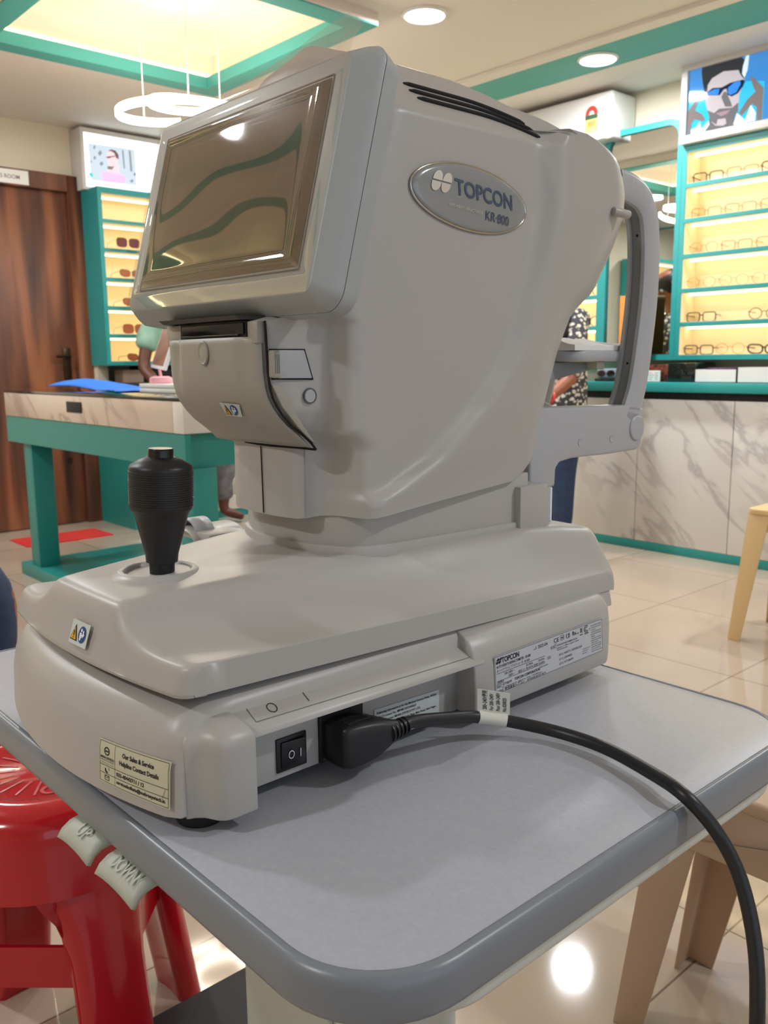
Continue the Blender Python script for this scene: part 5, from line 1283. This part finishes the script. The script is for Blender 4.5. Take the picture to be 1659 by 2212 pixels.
# woman in a floral kurta at the counter, back half turned
w_ = dict(pelvis=V3((-2.81, 3.76, .86)), chest=V3((-2.82, 3.76, 1.17)), neck=V3((-2.845, 3.75, 1.335)), head=V3((-2.875, 3.78, 1.47)), face=V3((-.3, .55, -.75)),
    r_sho=V3((-2.69, 3.71, 1.225)), r_elb=V3((-2.605, 3.61, .945)), r_wri=V3((-2.635, 3.44, .835)), l_sho=V3((-2.965, 3.80, 1.225)), l_elb=V3((-3.02, 3.83, .99)), l_wri=V3((-2.98, 4.02, .94)),
    r_hip=V3((-2.74, 3.75, .80)), r_kne=V3((-2.765, 3.76, .44)), r_ank=V3((-2.77, 3.77, .085)), l_hip=V3((-2.88, 3.78, .80)), l_kne=V3((-2.88, 3.80, .44)), l_ank=V3((-2.89, 3.79, .085)))
kurta = ('kurta', [(V3((-2.81, 3.76, .80)), (.175, .125)), (V3((-2.81, 3.76, .98)), (.160, .125)), (V3((-2.82, 3.76, 1.14)), (.172, .142)), (V3((-2.83, 3.755, 1.235)), (.130, .115)), (V3((-2.842, 3.755, 1.29)), (.066, .062)),
    (V3((-2.69, 3.735, 1.225)), .070), (V3((-2.645, 3.665, 1.08)), .064), (V3((-2.608, 3.612, .965)), .060), (V3((-2.610, 3.585, .935)), .052), (V3((-2.96, 3.80, 1.225)), .070), (V3((-3.02, 3.83, 1.0)), .058), (V3((-2.81, 3.76, .62)), (.20, .15))],
    [(0, 1), (1, 2), (2, 3), (3, 4), (3, 5), (5, 6), (6, 7), (7, 8), (3, 9), (9, 10), (0, 11)], FLORAL)
jn = ('jeans', [(V3((-2.81, 3.765, .86)), (.13, .10)), (V3((-2.745, 3.76, .74)), .092), (V3((-2.765, 3.76, .44)), .068), (V3((-2.77, 3.77, .13)), .052), (V3((-2.88, 3.78, .74)), .092), (V3((-2.88, 3.80, .44)), .068), (V3((-2.89, 3.79, .13)), .052)], [(0, 1), (1, 2), (2, 3), (0, 4), (4, 5), (5, 6)], JEANS)
hair = ('hair', [(V3((-2.875, 3.80, 1.545)), (.090, .092)), (V3((-2.865, 3.765, 1.47)), (.100, .100)), (V3((-2.83, 3.70, 1.36)), (.10, .075)), (V3((-2.75, 3.635, 1.25)), (.095, .062)), (V3((-2.725, 3.60, 1.14)), (.080, .055)), (V3((-2.73, 3.585, 1.06)), (.050, .035))], [(0, 1), (1, 2), (2, 3), (3, 4), (4, 5)], HAIR)
wo = person('woman in black and white floral kurta and jeans bending over the far counter', w_, SKIN1, [kurta, jn, hair])
MB().tube([(-2.634+.033*math.cos(a), 3.452+.016*math.sin(a), .842+.033*math.sin(a)) for a in [2*PI*k/24 for k in range(24)]], .005, closed=True, seg=8).build('red_bangle', mat('bangle_red', (200, 40, 40), .4), wo)
# man in a green shirt beyond the desk
g_ = dict(pelvis=V3((-4.93, 2.86, .88)), chest=V3((-4.82, 2.68, 1.20)), neck=V3((-4.79, 2.70, 1.38)), head=V3((-4.74, 2.74, 1.53)), face=V3((.9, -.3, -.35)),
    r_sho=V3((-4.85, 2.49, 1.26)), r_elb=V3((-4.83, 2.415, 1.00)), r_wri=V3((-4.66, 2.46, .86)), l_sho=V3((-4.76, 2.88, 1.27)), l_elb=V3((-4.62, 2.97, 1.04)), l_wri=V3((-4.45, 2.82, .98)),
    r_hip=V3((-4.91, 2.76, .82)), r_kne=V3((-4.88, 2.70, .46)), r_ank=V3((-4.93, 2.68, .085)), l_hip=V3((-4.93, 2.95, .82)), l_kne=V3((-4.91, 2.985, .46)), l_ank=V3((-4.97, 3.0, .075)), l_toe=V3((-4.88, 3.10, .03)), r_toe=V3((-4.78, 2.64, .03)))
shirt = ('shirt', [(V3((-4.92, 2.84, .90)), (.165, .13)), (V3((-4.88, 2.77, 1.05)), (.150, .12)), (V3((-4.83, 2.70, 1.19)), (.155, .12)), (V3((-4.80, 2.70, 1.31)), (.085, .075)), (V3((-4.845, 2.51, 1.265)), .082), (V3((-4.845, 2.435, 1.09)), .072), (V3((-4.765, 2.87, 1.27)), .082), (V3((-4.65, 2.95, 1.09)), .072)], [(0, 1), (1, 2), (2, 3), (2, 4), (4, 5), (2, 6), (6, 7)], GREENC)
tr = ('trousers', [(V3((-4.93, 2.86, .88)), (.14, .115)), (V3((-4.91, 2.77, .78)), .105), (V3((-4.88, 2.70, .46)), .082), (V3((-4.92, 2.68, .15)), .066), (V3((-4.93, 2.95, .78)), .105), (V3((-4.91, 2.985, .46)), .084), (V3((-4.965, 3.0, .14)), .070)], [(0, 1), (1, 2), (2, 3), (0, 4), (4, 5), (5, 6)], GREYC)
hr2 = ('hair', [(V3((-4.755, 2.745, 1.60)), (.080, .084)), (V3((-4.775, 2.75, 1.55)), (.084, .088))], [(0, 1)], HAIR)
mo = person('man in pale green shirt and grey trousers leaning by the left counter', g_, SKIN2, [shirt, tr, hr2])
# seated person in jeans, only a knee shows at the left edge
j_ = dict(pelvis=V3((-2.28, .18, .54)), chest=V3((-2.31, .08, .88)), neck=V3((-2.30, .08, 1.06)), head=V3((-2.28, .12, 1.22)), face=V3((.3, .9, -.1)),
    r_sho=V3((-2.14, .06, .97)), r_elb=V3((-2.06, .20, .74)), r_wri=V3((-2.02, .40, .68)), l_sho=V3((-2.48, .10, .97)), l_elb=V3((-2.52, .26, .74)), l_wri=V3((-2.40, .44, .68)),
    r_hip=V3((-2.19, .20, .53)), r_kne=V3((-1.90, .605, .555)), r_ank=V3((-1.95, .53, .085)), l_hip=V3((-2.37, .22, .53)), l_kne=V3((-2.30, .62, .53)), l_ank=V3((-2.30, .60, .085)))
jn2 = ('jeans', [(V3((-2.28, .18, .54)), (.15, .13)), (V3((-2.17, .23, .545)), .108), (V3((-1.90, .575, .57)), .092), (V3((-1.94, .55, .32)), .078), (V3((-1.95, .53, .14)), .066), (V3((-2.37, .24, .545)), .108), (V3((-2.30, .62, .54)), .085), (V3((-2.30, .60, .14)), .066)], [(0, 1), (1, 2), (2, 3), (3, 4), (0, 5), (5, 6), (6, 7)], JEANS)
sh2 = ('shirt', [(V3((-2.28, .16, .60)), (.17, .13)), (V3((-2.31, .09, .88)), (.165, .125)), (V3((-2.30, .08, 1.0)), (.09, .08)), (V3((-2.15, .07, .97)), .078), (V3((-2.08, .17, .80)), .066), (V3((-2.47, .10, .97)), .078), (V3((-2.51, .22, .80)), .066)], [(0, 1), (1, 2), (1, 3), (3, 4), (1, 5), (5, 6)], WHITEB)
hr3 = ('hair', [(V3((-2.285, .105, 1.285)), (.078, .082)), (V3((-2.29, .09, 1.24)), (.084, .085))], [(0, 1)], HAIR)
person('seated person in dark blue jeans, one knee showing at the left edge', j_, SKIN1, [jn2, sh2, hr3])
square_stool('plastic_stool', 'beige square plastic stool under the seated person in jeans, out of view', -2.29, .16, .15, .15, .43, BEIGEP, (.035, .035), .06)

wo.location = (0, -.02, 0); mo.location = (.06, 0, 0)
